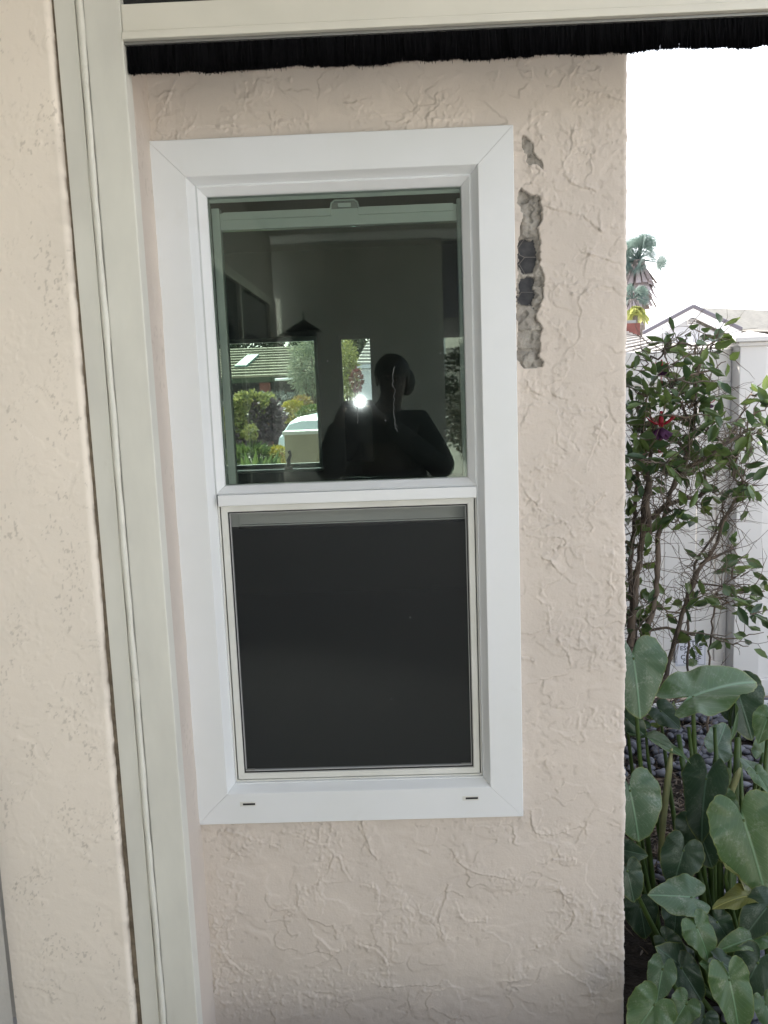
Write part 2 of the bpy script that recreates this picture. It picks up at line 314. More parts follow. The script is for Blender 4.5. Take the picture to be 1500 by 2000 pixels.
# leaves as small bent faces: pts (n,3), length, width
def leaves(pts, ln, wd, dirs=None, droop=.3, jitter=.35, fold=.25):
    n = len(pts); pts = np.asarray(pts, float)
    if dirs is None: dirs = rng.normal(size=(n, 3))
    d = np.asarray(dirs, float)+rng.normal(size=(n, 3))*jitter; d /= np.linalg.norm(d, axis=1, keepdims=True)+1e-9
    nn = rng.normal(size=(n, 3))*.6+np.array([0, -.25, .8]); s = np.cross(d, nn); s /= np.linalg.norm(s, axis=1, keepdims=True)+1e-9
    nn = np.cross(s, d)
    L = (ln*rng.uniform(.65, 1.2, n))[:, None]; W = (wd*rng.uniform(.7, 1.15, n))[:, None]
    prof = [(0, 0, 0), (.28, .42, .04), (.28, -.42, .04), (.62, .45, -.0), (.62, -.45, -.0), (1.0, 0, -.12), (.28, 0, -fold*.12), (.62, 0, -fold*.25)]
    vs = []
    for a, b, c in prof:
        vs.append(pts+d*L*a+s*W*b+nn*L*(c+ -droop*.25*a*a))
    v = np.stack(vs, 1).reshape(-1, 3)
    q = np.array([(0, 6, 1, 1), (0, 2, 6, 6), (1, 6, 7, 3), (6, 2, 4, 7), (3, 7, 5, 5), (7, 4, 5, 5)])
    tri = np.array([(0, 6, 1), (0, 2, 6), (1, 6, 7), (1, 7, 3), (6, 2, 4), (6, 4, 7), (3, 7, 5), (7, 4, 5)])
    f = (np.arange(n)[:, None, None]*8+tri[None]).reshape(-1, 3)
    return v, f
def blob_pts(c, r, n, shell=.55):
    p = rng.normal(size=(n, 3)); p /= np.linalg.norm(p, axis=1, keepdims=True)
    rad = shell+(1-shell)*rng.random(n)**.5
    bumpy = 1+.12*np.sin(p[:, 0]*7+c[0])*np.sin(p[:, 2]*6+c[2]*3)+.06*np.sin(p[:, 1]*17)
    q = p*(rad*bumpy)[:, None]*np.array(r)[None]+np.array(c)[None]
    return q, p

# ------------------------------------------------------------ numpy noise
def perlin(x, y, seed=0):
    r_ = np.random.default_rng(seed); perm = r_.permutation(512); ang = r_.random(512)*2*np.pi
    gx = np.cos(ang); gy = np.sin(ang)
    xi = np.floor(x).astype(int); yi = np.floor(y).astype(int); xf = x-xi; yf = y-yi
    def g(ix, iy, fx, fy):
        h = perm[(perm[ix & 511]+iy) & 511]; return gx[h]*fx+gy[h]*fy
    u = xf**3*(xf*(xf*6-15)+10); v = yf**3*(yf*(yf*6-15)+10)
    a = g(xi, yi, xf, yf); b = g(xi+1, yi, xf-1, yf); c = g(xi, yi+1, xf, yf-1); d = g(xi+1, yi+1, xf-1, yf-1)
    return (a*(1-u)+b*u)*(1-v)+(c*(1-u)+d*u)*v*1.0
def fbm(x, y, o=4, seed=0):
    s = 0; a = 1
    for i in range(o): s = s+a*perlin(x*2**i, y*2**i, seed+i*13); a *= .5
    return s
def sstep(a, b, x): t = np.clip((x-a)/(b-a), 0, 1); return t*t*(3-2*t)

def stucco_height(X, Z, seed, amp=1.0):
    h = .0016*fbm(X*3, Z*3, 3, seed)
    dirt = np.zeros_like(X)
    wx = X+.035*fbm(X*9, Z*9, 3, seed+5); wz = Z+.035*fbm(X*9+31, Z*9, 3, seed+6)
    rag = .030*fbm(X*60, Z*60, 4, seed+8)
    for k, (s, thr, a) in enumerate([(5.0, .10, 1.5), (6.5, -.14, 1.2), (8.0, .22, 1.1), (4.2, -.02, 1.0)]):
        n_ = fbm(wx*s+k*17, wz*s*1.25, 3, seed+20+k)+rag*1.4
        crisp = sstep(-.02, .16, perlin(X*6+k*9, Z*6, seed+40+k))
        wdt = .010+.22*(1-crisp)
        e = np.clip((n_-thr)/wdt, 0, 1)
        h += a*.0013*(e*e*(3-2*e))
        lip = np.exp(-((n_-thr-.012)/.016)**2)*crisp; h += .0013*lip
        dirt = np.maximum(dirt, np.exp(-((n_-thr+.003)/.008)**2)*crisp)
    cl = sstep(.10, .34, fbm(X*5+3, Z*5, 2, seed+60))
    q1 = X+.004*fbm(X*60, Z*60, 2, seed+65); q2 = Z+.004*fbm(X*60+7, Z*60, 2, seed+66); sp = sstep(.14, .34, perlin(q1*95, q2*80, seed+61))+.8*sstep(.16, .3, perlin(q1*50, q2*40, seed+62))
    h += .0019*cl*sp
    pit = sstep(.33, .45, perlin(X*60+9, Z*60, seed+63)*sstep(.0, .3, perlin(X*7, Z*7, seed+64))*1.7); h -= .0010*pit
    return h*amp, dirt, pit

def carve(h, X, Z, lines, lam=.009, amp=.0034, seed=3):
    XW = X+.0042*fbm(X*48, Z*48, 3, 301); ZW = Z+.0042*fbm(X*48+20, Z*48, 3, 302); AM = .55+.9*sstep(-.3, .4, fbm(X*20, Z*20, 2, 303))
    for li, pl in enumerate(lines):
        P = [at(px, py, 0)[[0, 2]] for px, py in pl]
        for _ in range(2):
            C2 = [P[0]]
            for a, b in zip(P[:-1], P[1:]): C2 += [a*.75+b*.25, a*.25+b*.75]
            P = C2+[P[-1]]
        # densify with wiggle
        Q = []
        for a, b in zip(P[:-1], P[1:]):
            n_ = max(2, int(np.linalg.norm(b-a)/.008))
            for i in range(n_): Q.append(a+(b-a)*i/n_)
        Q.append(P[-1]); Q = np.array(Q); t = np.arange(len(Q))
        r_ = np.random.default_rng(seed+li); wob = np.convolve(r_.normal(size=(len(Q)+4)), np.ones(3)/3, 'same')[:len(Q)]*.0022
        Q[:, 0] += wob; Q[:, 1] += np.roll(wob, 2)
        side = 1 if li % 2 else -1; nS = len(Q)-1
        for i in range(nS):
            a, b = Q[i], Q[i+1]; m_ = .03
            x0, x1 = min(a[0], b[0])-m_, max(a[0], b[0])+m_; z0, z1 = min(a[1], b[1])-m_, max(a[1], b[1])+m_
            iu = np.where((X[0] > x0) & (X[0] < x1))[0]; iz = np.where((Z[:, 0] > z0) & (Z[:, 0] < z1))[0]
            if len(iu) == 0 or len(iz) == 0: continue
            sl = (slice(iz[0], iz[-1]+1), slice(iu[0], iu[-1]+1)); xx = XW[sl]; zz = ZW[sl]
            d = b-a; L = np.hypot(*d)+1e-9; tt = ((xx-a[0])*d[0]+(zz-a[1])*d[1])/L**2; cr = ((xx-a[0])*d[1]-(zz-a[1])*d[0])/L*side
            on = (tt > -.25) & (tt < 1.25); fade = min(1, (i+2)/5, (nS-i+1)/5)*(.55+.45*math.sin(i*.55+li)**2)
            # ledge: raised torn edge on one side, tight groove on the other
            e = np.where(cr > 0, np.exp(-np.abs(cr)/lam), -.45*np.exp(-(cr/.0028)**2))*amp*fade*AM[sl]
            MK[sl] = np.maximum(MK[sl], np.where(on, np.exp(-np.abs(cr)/.018), 0)*sstep(-.15, .25, AM[sl]-.8+.4*math.sin(li*1.7+i*.2)))
            g = H_acc[sl]; H_acc[sl] = np.where(on & (np.abs(e) > np.abs(g)), e, g)
    return h
def zl(s, ox, oy, k): return [[(ox+k*x, oy+k*y) for x, y in pl] for pl in s]
LINES = zl([[(568,65),(585,150),(622,210)],[(565,290),(635,300),(625,370),(640,410),(610,430)],[(862,285),(850,350),(828,410),(848,485)],
 [(890,340),(905,410),(1000,418)],[(875,165),(890,210),(940,245),(1100,275)],[(540,475),(655,530),(665,625)],[(20,500),(45,560),(75,620),(60,670)],
 [(320,390),(350,370),(360,300),(410,300),(460,240),(470,190),(500,185),(510,240),(540,275)],[(1240,300),(1265,350),(1300,400),(1260,450),(1200,490),(1140,510)],
 [(1210,545),(1290,600),(1350,640),(1360,700)],[(1140,30),(1150,120),(1230,125),(1330,90),(1335,125)],[(1160,210),(1300,200)],[(1010,110),(1040,80),(1090,100),(1085,150)],
 [(70,130),(90,95),(200,130),(300,170)],[(120,210),(130,180),(200,150)],[(300,100),(400,150),(465,155)],[(630,640),(700,640),(850,635)],[(90,500),(130,560),(190,600)]], 380, 1560, .5733)
LINES += zl([[(230,0),(300,110),(400,95),(520,150)],[(500,200),(740,225)],[(235,250),(205,320),(200,385)],[(830,225),(770,310),(740,440),(670,580),(665,650)],
 [(460,370),(440,450),(490,490),(570,520),(510,440),(560,420),(620,540)],[(320,610),(480,640),(640,740)],[(200,740),(250,810),(320,880)],[(340,900),(400,945),(480,960),(530,1000)],
 [(600,940),(700,900),(750,830),(800,810)],[(210,1060),(380,1030),(500,1000)],[(205,1040),(240,1105),(400,1105),(470,1090),(540,1150),(430,1190)],[(540,1080),(660,1040)],
 [(340,1240),(430,1290),(480,1370),(600,1440)],[(340,1460),(390,1530)],[(300,1530),(370,1565),(440,1600)],[(400,1600),(410,1680),(425,1770)],[(450,1810),(520,1900),(550,2000)],
 [(200,1940),(310,1955)],[(725,1890),(720,1950),(690,2000)],[(860,1180),(830,1400),(840,1500),(820,1580)]], 960, 740, .28)
LINES += zl([[(610,125),(560,140),(580,290),(520,340),(515,430),(580,525),(760,570)],[(370,430),(410,500),(480,610)],[(400,680),(520,725),(660,740),(710,800),(800,860)],
 [(560,1300),(720,1300),(950,1280)],[(650,1010),(780,1050),(940,1095)],[(370,1430),(430,1520),(520,1600),(580,1700),(620,1750)],[(270,70),(300,40),(400,10)],[(690,290),(740,440)],[(280,385),(300,400),(330,400),(352,430),(330,462),(300,462),(280,430),(284,395)],[(226,560),(235,515),(300,505),(350,510),(382,530),(370,570),(340,595)],[(262,130),(290,110),(330,120),(350,160),(372,190)],[(355,590),(400,560),(395,520)],[(850,830),(920,840)]], 960, 220, .27)
LINES += zl([[(125,185),(105,240),(85,290)],[(145,320),(150,298),(230,295),(330,295),(440,290)],[(1085,130),(1045,170),(1040,205),(1070,250),(1130,270)],[(1040,205),(1110,215),(1165,240)],
 [(290,190),(285,270)],[(670,250),(700,285),(820,278)],[(515,240),(560,240),(550,262)]], 240, 0, .84)
HOLES = zl([[(215,545),(250,580),(345,600),(365,700),(360,790),(330,830),(350,900),(350,980),(350,1100),(365,1140),(380,1200),(380,1300),(350,1400),(320,1450),(320,1500),(375,1560),(340,1630),(360,1690),(345,1750),(375,1800),(370,1835),(260,1850),(210,1820),(185,1780),(195,1650),(185,1500),(185,1380),(185,1200),(190,1000),(210,830),(235,730),(210,680),(180,650),(200,590)],
 [(218,172),(252,176),(302,230),(302,290),(357,350),(372,415),(350,385),(320,368),(280,384),(262,350),(240,280),(213,210)]], 960, 220, .27)
def inpoly(X, Z, pl):
    P = np.array([at(px, py, 0)[[0, 2]] for px, py in pl]); c = np.zeros(X.shape, bool); j = len(P)-1
    for i in range(len(P)):
        a, b = P[i], P[j]; hit = ((a[1] > Z) != (b[1] > Z)) & (X < (b[0]-a[0])*(Z-a[1])/(b[1]-a[1]+1e-12)+a[0]); c ^= hit; j = i
    return c

# ============================================================ SETTING
def structure(name, mb, m): return tag(mb.build(name, m), kind='structure')
g = MB(); g.add([(-400, -300, GZ-.02), (400, -300, GZ-.02), (400, 500, GZ-.02), (-400, 500, GZ-.02)], [(0, 1, 2, 3)]); structure('ground', g, 'concrete')
g = MB(); g.box(.56, 6, -2.0, 12, GZ-.015, GZ); structure('garden_bed', g, 'soil')
g = MB(); g.box(-1.0, 1.1, -5.4, -.32, GZ-.016, -.06); structure('porch_floor', g, 'concrete')

# ============================================================ HOUSE
house = thing('house', (0, 0, 0), 'pink beige stucco house with a white framed window beside the screen doorway', 'house')
XL, XR, ZT = -.562, .555, 2.75
# window wall sheet: front face then round the corner into the side face
st = .0024; rc = .010
us = np.arange(XL, XR-rc, st); arc = np.linspace(0, math.pi/2, 8)[1:]; ys = np.arange(rc+st, .12, .006)
zs = np.arange(GZ, ZT, st)
U = np.concatenate([us, XR-rc+rc*arc, XR+rc*(np.pi/2-1)+ys-rc])            # unrolled coordinate
PX = np.concatenate([us, XR-rc+rc*np.sin(arc), np.full(len(ys), XR)]); PY = np.concatenate([np.zeros(len(us)), rc-rc*np.cos(arc), ys])
NX = np.concatenate([np.zeros(len(us)), np.sin(arc), np.ones(len(ys))]); NY = np.concatenate([-np.ones(len(us)), -np.cos(arc), np.zeros(len(ys))])
X, Z = np.meshgrid(U, zs); H_, dirt, pit = stucco_height(X, Z, 11)
H_acc = np.zeros_like(H_); MK = np.zeros_like(H_); carve(H_, X, Z, LINES); H_ = H_*.85+H_acc; q1 = X+.003*fbm(X*80, Z*80, 2, 401); q2 = Z+.003*fbm(X*80+5, Z*80, 2, 402); H_ += .0021*MK*(sstep(.10, .3, perlin(q1*110, q2*95, 403))+.8*sstep(.12, .3, perlin(q1*62, q2*52, 404)))
edge = np.exp(-((X-XR)/.012)**2); H_ += edge*.0020*fbm(X*3, Z*38, 4, 71)
jx = .0050*fbm(X*60, Z*60, 4, 90); jz = .0050*fbm(X*60+50, Z*60, 4, 91)
hole = np.zeros(X.shape, bool)
for pl in HOLES: hole |= inpoly(X+jx, Z+jz, pl)
soft = hole.astype(float)
hs = np.where(hole, -.024, H_)
VX = PX[None]+NX[None]*hs; VY = PY[None]+NY[None]*hs; verts = np.stack([VX, VY, np.broadcast_to(Z, VX.shape)], -1).reshape(-1, 3)
nz, nu = X.shape; idx = np.arange(nz*nu).reshape(nz, nu)
fq = np.stack([idx[:-1, :-1], idx[:-1, 1:], idx[1:, 1:], idx[1:, :-1]], -1).reshape(-1, 4)
cx = X[:-1, :-1].ravel(); cz = Z[:-1, :-1].ravel(); hc = (hole[:-1, :-1] & hole[1:, 1:] & hole[:-1, 1:] & hole[1:, :-1]).ravel()
keep = ~((cx > -.55) & (cx < .272) & (cz > .414) & (cz < 2.092)) & ~hc
fq = fq[keep]; used = np.unique(fq); remap = -np.ones(nz*nu, int); remap[used] = np.arange(len(used))
wall = npmesh('wall', verts[used], remap[fq], 'stucco', house)
tag(wall, 'pink beige stucco wall round the window, with ragged trowel ridges and a chipped patch')
dv = (np.clip(pit*.10+dirt*.10, 0, 1)).ravel()[used]; holeg = hole.ravel()[used]
a = wall.data.attributes.new('dirt', 'FLOAT', 'POINT'); a.data.foreach_set('value', np.where(holeg, .45, dv).astype(np.float32))
# exposed mortar and torn paper inside the chipped patch
mx, mz = np.meshgrid(np.arange(.285, .375, .0022), np.arange(1.50, 2.10, .0022))
pp = zl([[(203,925),(240,912),(312,915),(318,1000),(322,1090),(300,1150),(240,1160),(205,1110),(190,1090),(200,1050),(188,985)],[(210,1190),(300,1185),(312,1230),(308,1330),(296,1390),(240,1395),(205,1380),(188,1350),(210,1300),(200,1240)]], 960, 220, .27)
pm = np.zeros(mx.shape, bool)
for pl in pp: pm |= inpoly(mx+.007*fbm(mx*60, mz*60, 4, 5), mz+.007*fbm(mx*70+9, mz*70, 3, 6), pl)
mh = .007+.0085*fbm(mx*30, mz*24, 4, 33)+.0035*perlin(mx*110, mz*110, 34)+.006*(perlin(mx*45, mz*45, 36) > .12); mh = np.where(pm, .021, mh)
mv = np.stack([mx, mh, mz], -1).reshape(-1, 3); r_, c_ = mx.shape; ii = np.arange(r_*c_).reshape(r_, c_)
mf = np.stack([ii[:-1, :-1], ii[:-1, 1:], ii[1:, 1:], ii[1:, :-1]], -1).reshape(-1, 4)
pc = (pm[:-1, :-1] & pm[1:, 1:] & pm[:-1, 1:] & pm[1:, :-1]).ravel(); mf = mf[~pc]; us_ = np.unique(mf); rm = -np.ones(r_*c_, int); rm[us_] = np.arange(len(us_))
o = npmesh('exposed_mortar', mv[us_], rm[mf], 'mortar', wall); o['label'] = 'bare grey mortar showing through the chipped stucco'
b = MB(); b.box(.285, .375, .0165, .0175, 1.62, 1.90); o = b.build('building_paper', 'paper', wall); o['label'] = 'black building paper under the chipped stucco'
b = MB()
for pl in zl([[(183,990),(240,912),(300,905)],[(183,990),(205,1030),(240,1048)],[(322,1046),(240,1046),(200,1095),(240,1165),(300,1160)],[(183,1110),(200,1095)],[(183,1355),(215,1300),(300,1300)],[(183,1355),(215,1392),(300,1398)]], 960, 220, .27):
    b = MB(); b.tube([Vector(at(x, y, .006)) for x, y in pl], .0009, 6); o = b.build('wire_strand', 'wire', wall)
# solid wall core
b = MB()
for x0, x1, z0, z1 in [(XL-.05, -.55, GZ, ZT), (.2725, .535, GZ, ZT), (-.55, .2725, GZ, .414), (-.55, .2725, 2.092, ZT)]: b.box(x0, x1, .026, .11, z0, z1)
b.box(.535, .552, .115, 4.2, GZ, ZT); b.box(-4.2, .535, 4.1, 4.2, 0, .98); b.box(-4.2, .535, 4.1, 4.2, 1.94, ZT)
b.box(-4.2, -1.45, 4.1, 4.2, .98, 1.94); b.box(-.58, -.43, 4.1, 4.2, .98, 1.94); b.box(-.17, .535, 4.1, 4.2, .98, 1.94); b.box(-.43, -.17, 4.1, 4.2, .98, 1.43)
b.box(-4.2, -4.1, -.1, 4.1, 0, ZT); b.box(-4.1, .535, .11, 4.1, 0.0, .03); b.box(-4.1, .535, .11, 4.1, 2.55, 2.6)
b.box(-4.1, XL-.05, .03, .11, 0, ZT)
o = b.build('interior', 'inner_wall', house)
# return wall beside the doorway and near left wall
u2 = np.arange(-.17, .002, .0035); z2 = np.arange(GZ, ZT, .004); UU, ZZ = np.meshgrid(u2, z2); hh, dd, pt = stucco_height(UU, ZZ, 77, .35)
vv = np.stack([XL+hh, UU, ZZ], -1).reshape(-1, 3); a_, b_ = UU.shape; ii = np.arange(a_*b_).reshape(a_, b_)
ff = np.stack([ii[:-1, :-1], ii[:-1, 1:], ii[1:, 1:], ii[1:, :-1]], -1).reshape(-1, 4)
o = npmesh('wall', vv, ff, 'stucco', house); o['label'] = 'narrow smooth stucco return between the doorway frame and the window'
a = o.data.attributes.new('dirt', 'FLOAT', 'POINT'); a.data.foreach_set('value', (pt*.12).ravel().astype(np.float32))
YL = -.235
gapx = lambda z: -.687-.007*np.clip((1.9-z)/1.9, 0, 1)
nS = 120; s_ = np.linspace(0, 1, nS); z2 = np.arange(GZ, ZT, .0032); SS, ZZ = np.meshgrid(s_, z2)
ra = .014; LW = .275
UUx = np.where(SS < .84, SS/.84, 1)
gx = gapx(ZZ)+.0010*fbm(ZZ*0+3, ZZ*26, 3, 8)
th = np.clip((SS-.84)/.16, 0, 1)*math.pi/2
xe = gx-ra
PXl = np.where(SS < .84, -.985+(xe+.985)*(SS/.84), xe+ra*np.sin(th)); PYl = YL+ra-ra*np.cos(th)+np.clip(SS-.985, 0, 1)*4
hh, dd, pt = stucco_height(PXl, ZZ, 123, .30)
vv = np.stack([PXl+np.sin(th)*hh, PYl-np.cos(th)*hh, ZZ], -1).reshape(-1, 3); a_, b_ = SS.shape; ii = np.arange(a_*b_).reshape(a_, b_)
ff = np.stack([ii[:-1, :-1], ii[:-1, 1:], ii[1:, 1:], ii[1:, :-1]], -1).reshape(-1, 4)
o = npmesh('wall', vv, ff, 'stucco_left', house); o['label'] = 'near pink stucco wall left of the doorway frame, specked with dirt'
near = np.exp(-((PXl+.75)/.05)**2)
wq = PXl+.006*fbm(PXl*50, ZZ*50, 3, 210); wz_ = ZZ+.006*fbm(PXl*50+9, ZZ*50, 3, 211)
spk = .8*sstep(.37, .50, fbm(wq*120, wz_*75, 4, 200)*sstep(.06, .36, fbm(PXl*14, ZZ*7, 2, 201)+.12*near)*1.4)+.3*sstep(.32, .5, fbm(wq*170, wz_*110, 2, 215)*sstep(.1, .35, fbm(PXl*20, ZZ*12, 2, 216)+.1*near)*1.5)
lin = dd*sstep(.05, .3, perlin(PXl*22, ZZ*14, 203))
edge_dark = sstep(.4, 1, th/(math.pi/2))*(.35+.5*sstep(-.2, .3, fbm(PXl*8, ZZ*18, 3, 204)))  # wall edge darkened for its dirt and the shadow line along the gap
edge_dark += .30*np.exp(-np.abs(PXl-gx)/.010)*sstep(-.1, .4, fbm(PXl*8+4, ZZ*14, 3, 207))
dv = np.clip(np.maximum(np.maximum(spk*.34, lin*.22), edge_dark), 0, .85)
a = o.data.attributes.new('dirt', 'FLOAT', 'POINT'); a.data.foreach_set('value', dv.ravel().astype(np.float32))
b = MB(); b.box(-.712, -.655, -.222, -.18, GZ, ZT); b.build('caulk_joint', 'caulk', house)
b = MB(); b.box(-1.1, -.972, -.20, .02, 0, ZT); b.box(-.72, XL-.004, -.175, .02, 0, ZT); b.build('wall_core', 'plain_stucco', house)
# side wall of the porch running back past the camera, with a sliding glass door
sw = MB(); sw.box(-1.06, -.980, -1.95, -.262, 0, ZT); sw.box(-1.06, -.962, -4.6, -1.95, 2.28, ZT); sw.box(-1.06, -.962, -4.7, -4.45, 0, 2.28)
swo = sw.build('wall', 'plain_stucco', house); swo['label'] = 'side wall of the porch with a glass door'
d = MB(); d.box(-1.03, -.99, -4.45, -1.95, .0, 2.28); dd_ = d.build('sliding_door', 'car_glass', house)
f = MB()
for y in (-4.45, -3.24, -1.99): f.box(-.99, -.965, y, y+.05, 0, 2.28)
f.box(-.988, -.964, -4.40, -1.99, 2.22, 2.279); f.build('door_frame', 'siding', dd_)
# eave over the window and header
e = MB(); e.box(-1.2, .90, -.72, .11, 2.755, 2.84); e.build('eave', 'white_paint', house)
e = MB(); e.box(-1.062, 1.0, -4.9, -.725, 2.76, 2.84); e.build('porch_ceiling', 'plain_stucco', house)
rf = MB(); rf.add([(-4.6, -1.0, 2.86), (1.0, -1.0, 2.86), (1.0, 4.7, 2.86), (-4.6, 4.7, 2.86), (-4.6, 1.9, 3.9), (-1.0, 1.9, 3.9)], [(0, 1, 5, 4), (1, 2, 5), (2, 3, 4, 5), (3, 0, 4), (0, 3, 2, 1)]); rf.build('roof', 'roof_grey', house)

# ---- window
def mitre(parent, rect, prof, m, name, gap=.0004):
    """four mitred members; prof = list of (inset, y) from outside in"""
    x0, x1, z0, z1 = rect; out = []
    for side in range(4):
        b = MB(); vs = []
        for ins, y in prof:
            a0, a1, c0, c1 = x0+ins, x1-ins, z0+ins, z1-ins
            p = {0: ((a0+gap, y, c1), (a1-gap, y, c1)), 1: ((a1, y, c1-gap), (a1, y, c0+gap)), 2: ((a1-gap, y, c0), (a0+gap, y, c0)), 3: ((a0, y, c0+gap), (a0, y, c1-gap))}[side]
            vs += [p[0], p[1]]
        n = len(prof); fs = [(2*i, 2*i+1, 2*((i+1) % n)+1, 2*((i+1) % n)) for i in range(n)]+[tuple(range(0, 2*n, 2)), tuple(range(2*n-1, 0, -2))]
        b.add(vs, fs); out.append(b.build(name, m, parent))
    return out
W = MB(); prof = [(.0, .0235), (.0, -.0165), (.0015, -.018), (.083, -.018), (.0845, -.0165), (.098, .010), (.100, .010), (.100, .0235)]
win = MB(); x0, x1, z0, z1 = -.566, .288, .398, 2.108
# jamb liner box behind the casing
for q in [(-.470, -.444, z0+.10, z1-.10), (.170, .196, z0+.10, z1-.10), (-.444, .170, z1-.13, z1-.115), (-.444, .170, z0+.0985, z0+.112)]: win.box(q[0], q[1], .0505, .0555, q[2], q[3])
wino = win.build('window', 'sash', house); wino['label'] = 'white vinyl single hung window with its lower sash pushed up behind the upper pane'
mitre(wino, (x0, x1, z0, z1), prof, 'vinyl', 'casing')
# upper fixed lite frame
mitre(wino, (x0+.1004, x1-.1004, 1.2665, z1-.1004), [(.0, .050), (.0, .008), (.003, .006), (.019, .024), (.0215, .030), (.0215, .050)], 'vinyl', 'upper_frame', .0003)
b = MB(); b.box(-.460, .186, -.004, .046, 1.2385, 1.266, .002); b.build('meeting_rail', 'vinyl', wino)
# lower frame: track, screen frame
mitre(wino, (x0+.1004, x1-.1004, z0+.1004, 1.2380), [(.0, .050), (.0, .018), (.004, .018), (.004, .050)], 'vinyl_dirty', 'track', .0002)
mitre(wino, (x0+.1075, x1-.1075, z0+.1065, 1.2365), [(.0, .040), (.0, .0185), (.001, .017), (.015, .017), (.0165, .020), (.0165, .040)], 'vinyl_dirty', 'screen_frame', .0002)
sx0, sx1, sz0, sz1 = x0+.124, x1-.124, z0+.123, 1.220
mitre(wino, (sx0-.0002, sx1+.0002, sz0-.0002, sz1+.0002), [(.0, .036), (.0, .021), (.0035, .021), (.0035, .036)], 'rubber', 'spline', .0001)
mitre(wino, (sx0+.0034, sx1-.0034, sz0+.0034, sz1-.0034), [(.0, .034), (.0, .0235), (.0016, .0235), (.0016, .034)], 'tube', 'glass_edge', .0001)
# screen cloth: half see-through weave
m = bpy.data.materials.new('screen_cloth'); m.use_nodes = True; n = m.node_tree.nodes; l = m.node_tree.links
p = n['Principled BSDF']; p.inputs['Base Color'].default_value = (.021, .024, .026, 1); p.inputs['Roughness'].default_value = .55
tr = n.new('ShaderNodeBsdfTransparent'); ms = n.new('ShaderNodeMixShader')
tx = n.new('ShaderNodeTexNoise'); tx.inputs['Scale'].default_value = 3; tx.inputs['Detail'].default_value = 9; co = n.new('ShaderNodeTexCoord'); l.new(co.outputs['Object'], tx.inputs[0])
mr = n.new('ShaderNodeMapRange'); mr.inputs[3].default_value = .60; mr.inputs[4].default_value = .50; l.new(tx.outputs[0], mr.inputs[0]); l.new(mr.outputs[0], ms.inputs[0])
l.new(p.outputs[0], ms.inputs[1]); l.new(tr.outputs[0], ms.inputs[2]); l.new(ms.outputs[0], n['Material Output'].inputs[0]); M['screen'] = m
b = MB(); b.add([(sx0, .0275, sz0), (sx1, .0275, sz0), (sx1, .0275, sz1), (sx0, .0275, sz1)], [(0, 1, 2, 3)]); b.build('insect_screen', 'screen', wino)
for (a, c, z, q) in [(sx0+.004, sx0+.028, sz0+.006, 1), (sx1-.032, sx1-.006, sz0+.006, 1)]: b = MB(); b.box(a, c, .0225, .027, z, z+.0035, .0006); b.build('screen_clip', 'alu', wino)
# upper pane
b = MB(); b.box(-.444, .171, .0285, .0325, 1.284, 1.991); go = b.build('glass_pane', 'glass', wino)
me = go.data
# dried drips and specks on the panes
for k, pl in enumerate([[(687,718),(693,740),(691,765),(697,790),(699,812),(697,830)],[(770,716),(767,745),(772,770),(768,800),(771,830),(776,846)],[(771,828),(778,836)]]):
    b = MB(); Q = []
    for a, c in zip(pl[:-1], pl[1:]):
        for i in range(6): Q.append(V(a[0]+(c[0]-a[0])*i/6+random.gauss(0, 1.1), a[1]+(c[1]-a[1])*i/6, .0279))
    b.tube(Q, [.0003+.0005*random.random() for _ in Q], 5); b.build('dried_drip', 'drip', wino)
for px, py, yy in [(753,821,.0279),(801,1206,.0270),(1000-235,1365,.0270),(640,705,.0279),(860,690,.0279)]:
    p_ = V(px, py, yy); b = MB(); b.ball(p_, (.0016, .0004, .0018), 8, 6, noise=.3); b.build('speck', 'drip', wino)
# raised sash behind
rs = MB(); rs.box(-.4438, -.424, .062, .090, 1.175, 1.968, .002); rs.box(.159, .1698, .062, .090, 1.175, 1.968, .002)
rs.box(-.4236, .1586, .062, .090, 1.915, 1.955, .002); rs.box(-.4236, .1586, .062, .090, 1.180, 1.226, .002)
rs.box(-.415, -.148, .056, .0615, 1.938, 1.956, .001); rs.box(-.082, .150, .056, .0615, 1.938, 1.956, .001)
rs.box(-.4236, .1586, .058, .0615, 1.1765, 1.1795)
rso = rs.build('raised_sash', 'sash', wino)
b = MB(); b.box(-.4236, .1586, .074, .078, 1.227, 1.914); b.build('glass_pane', 'glass_in', wino).parent = wino
lk = MB(); lk.prism([(-.155, 1.9545), (-.150, 1.968), (-.140, 1.974), (-.092, 1.974), (-.082, 1.968), (-.077, 1.9545)], .0665, .088, 'y'); lk.build('lock', 'alu', wino)
lk = MB(); lk.tube([(-.15, .064, 1.957), (-.148, .064, 1.969), (-.14, .064, 1.975), (-.092, .064, 1.975), (-.084, .064, 1.969), (-.082, .064, 1.957)], .0022, 8); lk.box(-.132, -.10, .062, .066, 1.958, 1.968, .001); lk.build('lock_lever', 'sash', wino)
bs = MB(); bs.box(-.430, .160, .0905, .093, 1.165, 1.176); bs.build('weather_strip', 'rubber', wino)
for px, py in [(484, 1564), (919, 1552)]:
    c = at(px, py, -.018); b = MB(); x, z = c[0], .4535
    b.box(x-.021, x+.021, -.0195, -.0181, z-.006, z+.006, .0006); wo = b.build('weep_cover', 'vinyl_dirty', wino)
    b = MB(); b.box(x-.013, x+.019, -.0200, -.0196, z-.0026, z+.0026); b.build('weep_slot', 'dark', wino)
